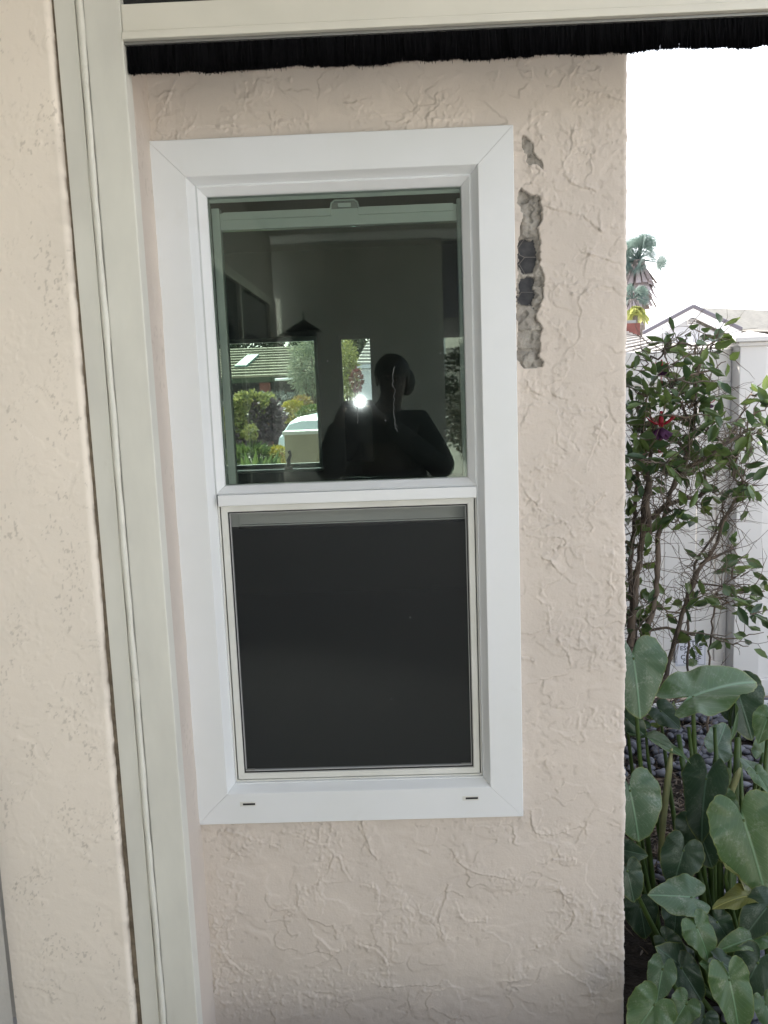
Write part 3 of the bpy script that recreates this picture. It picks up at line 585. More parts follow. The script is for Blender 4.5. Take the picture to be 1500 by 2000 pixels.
# interior far windows
for (xa, xb, za, zb) in [(-1.45, -.58, .98, 1.94), (-.43, -.17, 1.43, 1.94)]:
    b = MB(); fm = 'sash' if xb < -.5 else 'inner_wall'
    for q in [(xa, xa+.025, za, zb), (xb-.025, xb, za, zb), (xa+.025, xb-.025, zb-.03, zb), (xa+.025, xb-.025, za, za+.035)]: b.box(q[0], q[1], 4.12, 4.16, q[2], q[3])
    fo = b.build('window', fm, house); fo['label'] = 'far window on the other side of the room'
    b = MB(); b.box(xa+.025, xb-.025, 4.138, 4.142, za+.035, zb-.03); b.build('pane', 'clear', fo)
b = MB(); b.box(-1.47, -.57, 3.98, 4.098, .965, .985, .004); b.build('window_sill', 'sash', house)
b = MB(); b.box(-.401, -.199, 4.085, 4.097, 1.018, 1.42); b.build('privacy_panel', 'car_glass', house)
b = MB(); b.tube([(-.82, 4.0, .99), (-.82, 4.0, 1.05), (-.80, 3.98, 1.09), (-.81, 3.97, 1.12)], [.012, .016, .010, .014]); b.tube([(-.85, 3.99, .992), (-.79, 3.99, .992)], .012); b.build('window_crank', 'dark', house)

# ============================================================ DOORWAY FRAME
dfm = thing('doorway_frame', (-.61, -.2, 0), 'white metal screen doorway frame with black brush strip under its header', 'door frame')
b = MB(); b.box(-.682, -.6385, -.2235, -.176, GZ, 2.60, .0015); b.box(-.6215, -.545, -.222, -.176, GZ, 2.60, .003); b.box(-.6384, -.6216, -.214, -.176, GZ, 2.60); b.build('jamb', 'jamb', dfm)
b = MB(); zz = np.linspace(GZ, 2.6, 150); pts = [(-.630+.0006*math.sin(z*9)+.0004*math.sin(z*31), -.2212, z) for z in zz]; b.tube(pts, [.0076+.0006*math.sin(z*23)+.0004*math.sin(z*61) for z in zz], 14); b.build('bead', 'bead', dfm, True)
b = MB(); zz = np.linspace(GZ, 2.6, 220); b.tube([(-.6205, -.2225, z) for z in zz], [.0007+.0004*math.sin(z*40+math.sin(z*13)*2) for z in zz], 6); b.build('sealant_line', 'grime', dfm, True)
b = MB(); b.box(-.5445, 1.35, -.222, -.176, 2.262, 2.3165, .003); b.box(-.5445, 1.35, -.228, -.178, 2.2465, 2.2615, .002); b.build('header', 'header', dfm)
b = MB(); b.box(-.5445, 1.35, -.216, -.190, 2.240, 2.246, .001); b.build('brush_holder', 'alu', dfm)
b = MB(); b.box(1.35, 1.42, -.222, -.176, GZ, 2.6, .003); b.build('jamb', 'jamb', dfm)
b = MB(); b.box(-.5445, 1.35, -.200, -.196, 2.317, 2.6); b.build('transom_screen', 'dark', dfm)
nb = 16000; bx = rng.uniform(-.543, 1.345, nb); by = -.203+rng.normal(size=nb)*.0028; tip = 2.186+.004*np.array([math.sin(x*23)+.6*math.sin(x*57) for x in bx])*.5+.003*fbm(bx*55, bx*0+.5, 3, 9)+rng.normal(size=nb)*.0014+np.where(rng.random(nb) < .05, rng.normal(size=nb)*.004, 0)
lean = rng.normal(size=nb)*.0035+.002*np.sin(bx*31); ww = .0008
v = np.stack([np.stack([bx-ww, by, np.full(nb, 2.2405)], -1), np.stack([bx+ww, by, np.full(nb, 2.2405)], -1), np.stack([bx+lean+ww*.6, by-.001+rng.normal(size=nb)*.002, tip], -1), np.stack([bx+lean-ww*.6, by-.001+rng.normal(size=nb)*.002, tip+.0004], -1)], 1).reshape(-1, 3)
fo = npmesh('brush_strip', v, (np.arange(nb)[:, None]*4+np.array([0, 1, 2, 3])), 'brush', dfm, False); fo['kind'] = 'stuff'
b = MB(); b.box(-.543, 1.345, -.207, -.199, 2.1985, 2.240); b.build('brush_core', 'brush', dfm)

# ============================================================ GARDEN: fence, gate, sign
YF = 2.45; XPL = at(1467, 900, YF-.12)[0]; zgb = at(1400, 1290, YF)[2]; GT = 1.672
gate = thing('garden_gate', (1.1, YF, 0), 'pale vinyl garden gate of tall boards behind the flowering shrub', 'gate')
b = MB(); gx1 = XPL-.0715; b.box(.56, gx1, YF-.02, YF+.03, 1.50, GT, .006); b.box(.56, gx1, YF-.02, YF+.03, GZ+.04, zgb, .006); b.box(gx1-.062, gx1, YF-.018, YF+.028, zgb+.0005, 1.4995, .004); b.build('gate_rail', 'fence', gate)
b = MB(); x = .56
while x < gx1-.07:
    x2 = min(x+.172, gx1-.063); b.box(x, x2-.002, YF-.004, YF+.016, zgb+.001, 1.4995, .003); x += .174
b.build('board_panel', 'fence', gate)
def post(x, y, label):
    p = thing('fence_post', (x, y, 0), label, 'fence post'); s = .070
    b = MB(); b.box(x-s, x+s, y-s, y+s, GZ, GT+.018, .005); b.build('post_shaft', 'fence', p)
    b = MB()
    for (e, z0_, z1_) in [(.014, GT+.005, GT+.026), (.034, GT+.0262, GT+.050)]: b.box(x-s-e, x+s+e, y-s-e, y+s+e, z0_, z1_, .004)
    e = s+.030; zt = GT+.0505; b.add([(x-e, y-e, zt), (x+e, y-e, zt), (x+e, y+e, zt), (x-e, y+e, zt), (x, y, zt+.035)], [(0, 1, 4), (1, 2, 4), (2, 3, 4), (3, 0, 4), (3, 2, 1, 0)]); b.build('post_cap', 'fence', p)
post(XPL, YF-.05, 'pale square fence post with stepped cap beside the garden gate')
fn = thing('privacy_fence', (2.6, YF, 0), 'pale vinyl privacy fence running right from the capped post', 'fence')
b = MB(); b.box(XPL+.072, 4.8, YF-.02, YF+.03, 1.52, GT, .006); b.build('rail', 'fence', fn); b = MB(); b.box(XPL+.072, 4.8, YF-.02, YF+.03, GZ+.02, GZ+.12, .006); b.build('rail', 'fence', fn)
b = MB(); x = XPL+.073
while x < 4.6: b.box(x, x+.172, YF-.004, YF+.016, GZ+.121, 1.5195, .003); x += .174
b.build('board_panel', 'fence', fn)
sg = thing('gate_sign', tuple(at(1350, 1275, YF-.03)), 'small white sign with black lettering about pets on the gate', 'sign')
c = at(1350, 1275, YF-.03); hw, hh_ = .084, .077
b = MB(); b.box(c[0]-hw, c[0]+hw, YF-.026, YF-.0215, c[2]-hh_, c[2]+hh_, .001); b.build('sign_board', 'sign_white', sg)
b = MB(); t_ = .0018; yb = YF-.0268
for k in (0, 1):
    e = .006; q = (c[0]-hw+e, c[0]+hw-e, c[2]-hh_+e, c[2]+hh_-e)
b.box(q[0], q[1], yb, yb+.0005, q[3]-t_, q[3]); b.box(q[0], q[1], yb, yb+.0005, q[2], q[2]+t_); b.box(q[0], q[0]+t_, yb, yb+.0005, q[2]+t_, q[3]-t_); b.box(q[1]-t_, q[1], yb, yb+.0005, q[2]+t_, q[3]-t_); b.build('border', 'ink', sg)
for i, (s, h_, sh) in enumerate([('PETS', .021, 0), ('ESCAPE', .021, 0), ('PLEASE', .014, .25), ('CLOSE', .022, 0), ('GATE', .020, 0)]):
    cu = bpy.data.curves.new('lettering', 'FONT'); cu.body = s; cu.size = h_*1.65; cu.align_x = 'CENTER'; cu.align_y = 'CENTER'; cu.extrude = .0003; cu.offset = .0005; cu.shear = sh; cu.space_character = 1.08
    tmp = bpy.data.objects.new('tmp', cu); COL.objects.link(tmp); dg = bpy.context.evaluated_depsgraph_get(); me = bpy.data.meshes.new_from_object(tmp.evaluated_get(dg)); bpy.data.objects.remove(tmp)
    me.name = 'lettering'; o = link('lettering', me, 'ink', sg); o.rotation_euler = (R(90), 0, 0); o.location = (0, YF-.0268-c[1]-.0, (.052-i*.0262))

# pebbles
def gpos(px, py): d_ = ray(px, py); return CAM+d_*((GZ-CAM[2])/d_[2])
NP = 3800; vs = []; fs = []
ico = bmesh.new(); bmesh.ops.create_icosphere(ico, subdivisions=2, radius=1); iv = np.array([v.co[:] for v in ico.verts]); ifc = np.array([[v.index for v in f.verts] for f in ico.faces]); ico.free()
pv = []; pf = []
for i in range(NP):
    x = rng.uniform(.60, 3.0); y = rng.uniform(-.5, 2.40); 
    if x < .86+.1*math.sin(y*5) and rng.random() < .85: continue
    if math.hypot(x-1.05, (y-1.15)*1.0) < .36: continue
    s = np.array([rng.uniform(.020, .038), rng.uniform(.014, .026), rng.uniform(.010, .016)]); a = rng.uniform(0, 6.28); t = rng.normal()*.3
    ca, sa = math.cos(a), math.sin(a); Rm = np.array([[ca, -sa, 0], [sa, ca, 0], [0, 0, 1]])@np.array([[1, 0, 0], [0, math.cos(t), -math.sin(t)], [0, math.sin(t), math.cos(t)]])
    q = (iv*s*(1+.10*np.sin(iv[:, [1, 2, 0]]*2.3+i)))@Rm.T+np.array([x, y, GZ+.012+rng.uniform(0, .022)]); pf.append(ifc+len(pv)*len(iv)); pv.append(q)
o = npmesh('pebbles', np.concatenate(pv), np.concatenate(pf), 'pebble'); tag(o, 'dark grey rounded river pebbles covering the garden bed', 'pebbles', kind='stuff')
# mulch / litter under shrub
n_ = 2600; pts = np.stack([rng.normal(1.02, .24, n_), rng.normal(1.1, .34, n_), rng.uniform(GZ+.004, GZ+.035, n_)], 1); pts = pts[(pts[:, 0] > .6)]; dr = rng.normal(size=pts.shape)*np.array([1, 1, .2])
v, f = leaves(pts, .045, .007, dr, .1, .1); o = npmesh('leaf_litter', v, f, 'twig'); tag(o, 'brown twigs and dry leaf litter under the shrub', 'litter', kind='stuff')
# thin irrigation tube
it = MB(); it.tube([V(1380, 1372, 1.70), V(1440, 1388, 1.45), V(1500, 1402, 1.35)], .004, 8); P_ = [gpos(1385, 1385), gpos(1420, 1400), gpos(1445, 1420)]
it = MB(); it.tube([tuple(p+np.array([0, 0, .035])) for p in [gpos(1340, 1360), gpos(1390, 1376), gpos(1440, 1398), gpos(1510, 1440)]], .0035, 8)
tag(it.build('irrigation_tube', 'white_paint'), 'thin white irrigation tube lying across the pebbles', 'tube')
ed = MB(); ed.box(.58, 4.2, 2.30, 2.31, GZ, GZ+.045); tag(ed.build('bed_edging', 'white_paint'), 'thin pale edging strip on the pebbles along the fence foot', 'edging')

# ---- flowering shrub
def hidesign(p):
    c_ = CM@(np.array(p)-CAM); x, y = 750+F*c_[0]/-c_[2], 1000-F*c_[1]/-c_[2]; return 1300 < x < 1400 and 1215 < y < 1320
def shrub(name, label, trunks, clusters, ydepth, base_px, twigs, leaf=(.072, .035), seed=1, litter=120):
    r_ = random.Random(seed); root = thing(name, (0, 0, 0), label, 'shrub')
    b = MB(); nodes = []
    for pl, r0, r1 in trunks:
        P = [V(x, y, ydepth+dy) for x, y, dy in pl]; Q = []
        for a, c_ in zip(P[:-1], P[1:]):
            k = max(2, int((c_-a).length/.03))
            for i in range(k): Q.append(a.lerp(c_, i/k)+Vector([r_.gauss(0, .0028) for _ in range(3)]))
        Q.append(P[-1]); rr = [r0+(r1-r0)*i/(len(Q)-1) for i in range(len(Q))]; rr = [x*.76*(1+.2*r_.random()) for x in rr]; b.tube(Q, rr, 8); nodes += Q
    root.location = (nodes[0].x, nodes[0].y, GZ)
    b.build('trunk', 'bark', root, True)
    b = MB(); tips = []
    C_ = [(V(x, y, ydepth+r_.uniform(-.22, .16)), s) for x, y, s, n_ in clusters]
    for P, s in C_:  # a twig reaches every cluster
        nb_ = min(nodes, key=lambda q: (q-P).length+max(0, q.z-P.z)*1.5); k = 7; Q = [nb_.lerp(P, i/k)+Vector([r_.gauss(0, .006) for _ in range(3)])*(0 < i < k)-Vector((0, 0, .25*(nb_-P).length*(i/k)*(1-i/k))) for i in range(k+1)]
        b.tube(Q, [.0045-.0027*i/k for i in range(k+1)], 5); nodes.append(Q[4])
    for i in range(twigs):
        q = r_.choice(nodes); L = r_.uniform(.06, .26); d_ = Vector((r_.gauss(0, 1), r_.gauss(0, .6), r_.gauss(.15, .8))).normalized(); Q = [q]
        for k in range(5): d_ = (d_+Vector([r_.gauss(0, .22) for _ in range(3)])).normalized(); Q.append(Q[-1]+d_*L/5)
        if Q[-1].x < .60 or (hidesign(Q[-1]) and r_.random() < .85) or (hidesign(Q[0]) and r_.random() < .85): continue
        b.tube(Q, [.0022-.0016*k/5 for k in range(6)], 4)
        if r_.random() < .5:
            s0 = Q[3]; d2 = (d_+Vector([r_.gauss(0, .9) for _ in range(3)])).normalized(); b.tube([s0, s0+d2*L*.2, s0+d2*L*.42+Vector((0, 0, .01))], [.0012, .0009, .0005], 4)
    b.build('twigs', 'twig', root, True)
    pts = []; dr = []
    for (x, y, s, n_), (P, _) in zip(clusters, C_):
        sr = s/F*3.3
        for k in range(max(2, round(n_*(.5 if y < 715 else .60)))):
            d_ = Vector((r_.gauss(0, 1), r_.gauss(0, 1), r_.gauss(.1, .8))).normalized(); pts.append(P+d_*sr*r_.random()**.6*.75); dr.append(d_+Vector((0, 0, .1)))
    for k in range(len(pts)-1, -1, -1):
        if hidesign(pts[k]): pts.pop(k); dr.pop(k)
    for k in range(litter):
        q = r_.choice(nodes); pts.append(q+Vector([r_.gauss(0, .03) for _ in range(3)])); dr.append(Vector((r_.gauss(0, 1), r_.gauss(0, 1), r_.gauss(0, .6))))
    v, f = leaves([tuple(p) for p in pts], leaf[0], leaf[1], [tuple(d) for d in dr], .5, .25, 1.0)
    me = npmesh('foliage', v, f, 'leaf_shrub', root); me['kind'] = 'stuff'
    return root
CL = [(1245,690,14,5),(1238,722,16,7),(1262,700,10,4),(1316,655,14,6),(1303,670,12,5),(1350,648,13,4),(1376,652,14,5),(1408,640,14,7),(1402,662,18,9),(1384,672,14,7),(1345,678,18,8),(1335,700,16,8),(1302,700,14,6),(1380,690,14,8),(1366,712,20,10),(1345,738,24,14),(1322,762,20,10),(1365,760,24,14),(1282,735,20,10),(1262,758,20,9),(1236,760,16,8),(1240,790,22,14),(1270,788,24,15),(1300,790,24,15),(1330,788,24,14),(1360,790,20,11),(1390,775,16,7),(1402,742,12,5),(1418,706,12,5),(1386,722,16,8),(1236,822,16,10),(1262,815,18,10),(1292,812,22,12),(1320,822,20,9),(1392,802,14,7),(1380,832,18,9),(1402,822,12,6),(1244,852,18,8),(1300,862,16,6),(1322,872,16,6),(1250,874,20,10),(1272,880,16,7),(1336,850,14,5),(1230,896,18,9),(1258,905,16,7),(1290,900,14,6),(1225,930,14,7),(1312,905,16,8),(1340,905,18,10),(1360,918,18,10),(1300,930,12,4),(1372,880,10,5),(1390,872,16,8),(1388,905,16,8),(1262,960,14,3),(1228,1012,16,6),(1345,995,14,7),(1370,992,12,5),(1325,1005,16,6),(1345,1015,14,4),(1225,1060,12,4),(1400,960,9,4),(1410,965,8,4)]
TR = [([(1222,1420,0),(1228,1300,0),(1240,1150,0),(1254,1060,0),(1262,960,0),(1268,900,-.05),(1276,850,-.1)],.024,.008),([(1236,1420,.05),(1240,1250,.05),(1230,1100,.08),(1244,960,.1),(1252,860,.1),(1258,800,.1)],.018,.006),
 ([(1252,1420,-.05),(1262,1250,-.02),(1284,1140,0),(1286,1050,0),(1302,990,0),(1322,930,0),(1342,880,0),(1352,840,0),(1358,785,0),(1362,730,0)],.019,.006),
 ([(1272,1012,0),(1300,988,.02),(1335,974,.03),(1365,970,.05),(1380,945,.05),(1376,925,.05)],.013,.007),([(1340,880,0),(1320,862,.02),(1290,850,.05),(1245,852,.08)],.009,.006),([(1352,835,0),(1330,790,.05),(1310,760,.05),(1300,720,.1)],.007,.003),
 ([(1322,930,0),(1340,918,-.02),(1380,893,-.04),(1420,868,-.06),(1445,850,-.06)],.011,.006),([(1268,1040,0),(1262,990,-.05),(1268,940,-.05)],.014,.013)]
fu = shrub('flowering_shrub', 'leafy woody shrub with a red and purple hanging flower against the wall corner', TR, CL, 1.12, None, 620, seed=4)
# hanging flowers: red tube and sepals over a purple skirt
def fuchsia(px, py, y, s, root):
    c = V(px, py, y); b = MB(); b.tube([c+Vector((0, 0, .075*s)), c+Vector((0, 0, .035*s)), c+Vector((0, 0, .01*s))], [.006*s, .011*s, .010*s], 10)
    for k in range(4):
        a = k*math.pi/2+.35; d_ = Vector((math.cos(a), math.sin(a), 0)); p = [c+Vector((0, 0, .02*s)), c+d_*.028*s+Vector((0, 0, .022*s)), c+d_*.058*s+Vector((0, 0, .040*s)), c+d_*.078*s+Vector((0, 0, .058*s))]; sd_ = d_.cross(Vector((0, 0, 1))); wv = [.010*s, .013*s, .009*s, .001]
        vs_ = []
        for q, w_ in zip(p, wv): vs_ += [q+sd_*w_, q-sd_*w_, q+Vector((0, 0, -.003*s))]
        b.add(vs_, [t for i in range(3) for t in ((3*i, 3*i+3, 3*i+5, 3*i+2), (3*i+2, 3*i+5, 3*i+4, 3*i+1), (3*i+1, 3*i+4, 3*i+3, 3*i))])
    for k in range(6): a = k*1.05; b.tube([c, c+Vector((.006*math.cos(a), .006*math.sin(a), -.06))*s, c+Vector((.010*math.cos(a), .01*math.sin(a), -.095-.01*(k % 3)))*s], .0012*s, 4)
    fl = b.build('flower', 'red_petal', root, True)
    b = MB()
    for ring_, (r0, r1, dz) in enumerate([(.010, .030, -.040), (.010, .042, -.030), (.01, .022, -.045)]):
        n_ = 40; vs_ = []
        for j in range(4):
            t = j/3
            for k in range(n_):
                a = 2*math.pi*k/n_; rr = (r0+(r1-r0)*t**.8)*(1+.22*t*math.sin(a*7+ring_*1.3)); vs_.append(c+Vector((rr*math.cos(a), rr*math.sin(a), .004+dz*t+.006*t*math.sin(a*9+ring_)))*s)
        b.add(vs_, [(j*n_+k, j*n_+(k+1) % n_, (j+1)*n_+(k+1) % n_, (j+1)*n_+k) for j in range(3) for k in range(n_)])
    b.build('petal_skirt', 'purple_petal', fl, True)
fuchsia(1291, 838, .96, .86, fu); fuchsia(1292, 722, 1.12, .5, fu); fuchsia(1387, 790, 1.1, .30, fu)
CL2 = [(1490,768,12,6),(1482,785,16,9),(1500,790,14,7),(1490,826,22,14),(1466,842,22,14),(1446,848,16,9),(1496,846,18,12),(1476,862,14,8),(1428,892,18,9),(1440,910,14,7),(1424,903,14,7),(1405,880,16,9),(1412,905,10,5),(1462,944,12,7),(1468,955,10,5),(1452,940,8,3),(1410,975,10,4),(1430,1062,12,7),(1450,1090,14,6),(1464,1115,14,6),(1466,1142,10,4),(1372,1165,16,6),(1395,1172,12,5),(1425,1165,12,5),(1440,1180,12,5),(1480,1175,14,8),(1494,1155,12,6),(1490,1200,16,8),(1466,1200,14,6),(1430,1235,12,4),(1410,1245,10,3),(1462,1262,14,4),(1492,1235,12,4),(1350,1180,12,4),(1240,1160,22,12),(1262,1185,20,10),(1300,1195,16,6),(1226,1200,18,10),(1240,1230,16,8),(1330,1250,10,3)]
TR2 = [([(1286,1440,0),(1292,1360,0),(1312,1270,0),(1332,1200,0),(1346,1160,0),(1372,1102,0),(1400,1060,0),(1412,1020,0),(1418,1005,0),(1438,972,0),(1455,952,0)],.015,.007),
 ([(1346,1160,0),(1362,1090,.05),(1392,1050,.08),(1410,1010,.08),(1412,960,.1)],.008,.004),([(1300,1400,.1),(1342,1330,.15),(1345,1250,.15),(1343,1190,.2),(1350,1130,.2)],.008,.004),([(1372,1102,0),(1400,1085,0),(1430,1070,0)],.008,.005),
 ([(1250,1262,.1),(1270,1230,.1),(1300,1226,.1),(1340,1236,.1),(1358,1240,.1)],.009,.006),([(1380,1440,.2),(1386,1300,.2),(1392,1200,.2),(1400,1160,.2),(1430,1130,.2)],.007,.004),([(1445,850,-.05),(1440,895,0),(1430,930,0),(1452,952,0)],.006,.004),([(1405,878,.1),(1440,830,.1),(1446,815,.1),(1466,770,.1)],.006,.003)]
sh2 = shrub('open_shrub', 'sparse bare stemmed shrub leaning right across the fence post', TR2, CL2, 1.25, None, 430, seed=9, litter=60)

# ---- arum plants
def calla_leaf(parent, att, tip, ya, yt, wide=1.0, roll=0.0, m='calla', foot=None, curl=.25, wave=.03, sr=.009, face=(0, -.75, .66)):
    A = V(att[0], att[1], ya); T = V(tip[0], tip[1], yt); x = T-A; L = x.length; x.normalize()
    nn = Vector(face); nn = (nn-x*nn.dot(x)).normalized(); nn = Quaternion(x, roll)@nn; y = nn.cross(x)
    ths = [0, 8, 18, 30, 45, 60, 78, 95, 112, 130, 145, 156, 165, 172, 180]; rs_ = [1, .90, .76, .64, .545, .49, .455, .44, .44, .45, .44, .39, .28, .15, .06]
    na, nr = 72, 10; vs_ = [(0, 0, 0)]; uvs = [(0, 0)]; rim = [0]; ph = random.uniform(0, 6)
    for j in range(1, nr+1):
        s = j/nr
        for k in range(na):
            a = -180+360*k/na; r_ = np.interp(abs(a), ths, rs_)*s*(1+s*s*(.035*math.sin(R(a)*3+ph*3)+.018*math.sin(R(a)*9+ph)+.012*math.sin(R(a)*21+ph*5))); X_ = r_*math.cos(R(a)); Y_ = r_*math.sin(R(a))*wide
            Z_ = .34*abs(Y_)-.55*Y_*Y_+.10*math.sin(X_*5+ph)*abs(Y_)*s-curl*(X_ if X_ > 0 else X_*.8)**2+wave*1.4*math.sin(R(a)*5+ph)*s**2+.012*math.sin(R(a)*11+ph*2)*s**3
            vs_.append((X_, Y_, Z_)); uvs.append((X_, Y_)); rim.append(s)
    fs_ = [(0, 1+k, 1+(k+1) % na) for k in range(na)]+[(1+(j-1)*na+k, 1+j*na+k, 1+j*na+(k+1) % na, 1+(j-1)*na+(k+1) % na) for j in range(1, nr) for k in range(na)]
    B = [A+x*(p[0]*L)+y*(p[1]*L)+nn*(p[2]*L) for p in vs_]
    b = MB(); b.add(B, fs_, 0); nleaf = len(B)
    if foot is not None:
        Ft = Vector(foot) if len(foot) == 3 else V(foot[0], foot[1], ya); 
        mid = A.lerp(Ft, .5)+Vector((A.x-Ft.x, A.y-Ft.y, 0))*.10-nn*.02; s0 = A-nn*.012*1
        Q = [A+nn*.001, s0.lerp(mid, .15)]+[s0.lerp(mid, t).lerp(mid.lerp(Ft, t), t) for t in (.2, .35, .5, .65, .8, 1)]
        b.tube(Q, [sr*.45, sr*.6]+[sr*(.7+.1*i) for i in range(6)], 10, 1)
    o = b.build('leaf', [m, 'stalk'], parent, True); me = o.data
    uvl = me.uv_layers.new(name='leafuv'); li = np.zeros(len(me.loops), int); me.loops.foreach_get('vertex_index', li)
    full = np.zeros((len(me.vertices), 2)); full[:nleaf] = np.array(uvs)+ph; full[:nleaf, 1] -= ph; uvl.data.foreach_set('uv', full[li].ravel())
    a = me.attributes.new('rim', 'FLOAT', 'POINT'); q = np.zeros(len(me.vertices)); q[:nleaf] = rim; a.data.foreach_set('value', q.astype(np.float32))
    return o
def foot(x, y): return (x, y, GZ)
p1 = thing('arum_plant', (.82, .42, GZ), 'large arum plant against the wall edge with scuffed blue green leaves', 'plant', 'arum plants')
calla_leaf(p1, (1237,1284), (1254,1404), .42, .36, 1.15, 0, 'calla_blue', foot(.80, .50), .15, .03)
calla_leaf(p1, (1224,1404), (1262,1440), .52, .50, 1.2, .5, 'calla_dark', foot(.80, .55), .2)
calla_leaf(p1, (1262,1440), (1352,1462), .50, .40, .8, -.9, 'calla', foot(.86, .48), .35, .02)
calla_leaf(p1, (1230,1542), (1254,1654), .25, .20, 1.2, 0.05, 'calla_blue', foot(.78, .36), .15, .03)
calla_leaf(p1, (1216,1660), (1266,1672), .22, .18, 1.0, .3, 'calla_dark', foot(.76, .35), .2)
calla_leaf(p1, (1250,1770), (1263,1838), .22, .18, 1.2, .2, 'calla_dark', foot(.80, .30), .2)
calla_leaf(p1, (1226,1590), (1216,1520), .35, .4, 1.0, .2, 'calla_dark', foot(.78, .42), .2)
p2 = thing('arum_plant', (.98, .45, GZ), 'tall arum plant in the middle holding one broad leaf level below the sign', 'plant', 'arum plants')
calla_leaf(p2, (1354,1360), (1490,1306), .50, .62, .74, -.25, 'calla', foot(.93, .42), .16, .03, .011, face=(-.1, -.62, .78))
calla_leaf(p2, (1350,1752), (1266,1746), .10, .10, 1.05, 0.15, 'calla_blue', foot(.85, .16), .12, .03)
calla_leaf(p2, (1362,1610), (1392,1700), .35, .30, 1.1, .4, 'calla_dark', foot(.96, .42), .2)
calla_leaf(p2, (1320,1780), (1318,1850), .2, .16, 1.1, -.3, 'calla_dark', foot(.88, .28), .2)
calla_leaf(p2, (1400,1460), (1420,1412), .55, .62, 1.1, .3, 'calla_blue', foot(1.0, .52), .1)
calla_leaf(p2, (1380,1520), (1360,1640), .38, .30, .9, .7, 'calla_dark', foot(.96, .45), .2)
calla_leaf(p2, (1290,1388), (1330,1420), .75, .70, 1.2, .1, 'calla_dark', foot(.96, .70), .2)
p3 = thing('arum_plant', (1.15, .40, GZ), 'right hand arum plant with a huge glossy leaf at the photo edge', 'plant', 'arum plants')
calla_leaf(p3, (1452,1600), (1500,1752), .20, .12, 1.15, .12, 'calla', foot(1.0, .30), .12, .02, .011)
calla_leaf(p3, (1440,1348), (1470,1444), .74, .66, 1.1, .35, 'calla_dark', foot(1.1, .5), .2)
calla_leaf(p3, (1434,1362), (1448,1445), .72, .66, .5, -1.0, 'calla', foot(1.05, .5), .25)
calla_leaf(p3, (1500,1400), (1480,1452), .45, .42, 1.0, .3, 'calla', foot(1.1, .42), .2)
calla_leaf(p3, (1476,1508), (1448,1478), .40, .45, 1.1, .2, 'calla_blue', foot(1.05, .35), .15)
calla_leaf(p3, (1478,1510), (1504,1545), .38, .33, 1.1, -.2, 'calla', foot(1.06, .36), .2)
calla_leaf(p3, (1412,1560), (1440,1610), .38, .34, 1.1, .2, 'calla', foot(1.02, .34), .15)
calla_leaf(p3, (1420,1690), (1475,1738), .16, .14, .7, -.9, 'calla_yellow', foot(1.0, .22), .3)
calla_leaf(p3, (1462,1750), (1392,1760), .12, .10, .75, .7, 'calla_yellow', foot(1.02, .2), .3)
calla_leaf(p3, (1490,1470), (1510,1420), .5, .55, 1, .3, 'calla', foot(1.1, .45), .2)
p4 = thing('arum_plant', (.85, .0, GZ), 'low arum plant at the bottom of the photo with pale drooping leaves', 'plant', 'arum plants')
calla_leaf(p4, (1294,1892), (1280,1962), -.08, -.12, .95, .35, 'calla_blue', foot(.80, .02), .2, .05)
calla_leaf(p4, (1278,1962), (1232,2030), -.18, -.22, 1.25, .1, 'calla', foot(.76, -.08), .15, .04)
calla_leaf(p4, (1424,1912), (1452,2030), -.16, -.22, .9, .0, 'calla', foot(.88, -.05), .15, .03)
calla_leaf(p4, (1410,1880), (1480,1925), .0, -.04, .8, -.4, 'calla_dark', foot(.90, .05), .4)
calla_leaf(p4, (1330,1890), (1372,1960), .02, -.04, 1.1, .3, 'calla_dark', foot(.84, .05), .2)
calla_leaf(p4, (1480,1830), (1400,1850), .05, .02, .6, .3, 'calla', foot(.96, .1), .25)
calla_leaf(p4, (1395,1890), (1372,1880), .02, .0, 1.1, .3, 'calla', foot(.88, .06), .2)
calla_leaf(p4, (1495,1960), (1520,2030), -.1, -.15, 1.0, 0, 'calla', foot(.96, -.05), .2)
for (a_, t_, d_, w_, ro, m_) in [((1300,1835),(1345,1878),.08,1.0,.4,'calla_dark'),((1400,1800),(1440,1860),.1,1.0,.2,'calla_dark'),((1225,1700),(1240,1765),.12,1.1,.2,'calla_dark'),((1340,1900),(1300,1850),.04,1.1,.3,'calla_dark'),((1465,1800),(1500,1850),.08,.9,.5,'calla'),((1375,1985),(1352,2040),-.1,1.1,.2,'calla_dark'),((1335,1660),(1310,1740),.2,1.1,.3,'calla_dark'),((1480,1880),(1440,1960),.0,1.1,.2,'calla_dark'),((1360,1810),(1395,1880),.04,1.15,-.2,'calla'),((1500,1770),(1450,1830),.08,1.1,.3,'calla_dark'),((1340,1960),(1310,2010),-.12,1.1,.1,'calla')]:
    calla_leaf(p4, a_, t_, d_, d_-.04, w_, ro, m_, foot(.80+(a_[0]-1230)*.0008, d_+.08), .25)
b = MB()
for (xa, ya_, d0, fx, fy, r_) in [(1325,1435,.48,.93,.40,.012),(1330,1480,.45,.92,.36,.011),(1440,1440,.5,.95,.30,.014),(1420,1500,.45,.96,.30,.012),(1500,1440,.45,1.0,.28,.012),(1396,1420,.5,.95,.34,.010),(1345,1420,.5,.94,.42,.010)]:
    A = V(xa, ya_, d0); B = Vector((fx, fy, GZ)); b.tube([A, A.lerp(B, .33)+Vector((.004, 0, 0)), A.lerp(B, .66)+Vector((.004, 0, 0)), B], [r_*.6, r_*.8, r_, r_*1.15], 10)
b.build('stalks', 'stalk', p2, True)
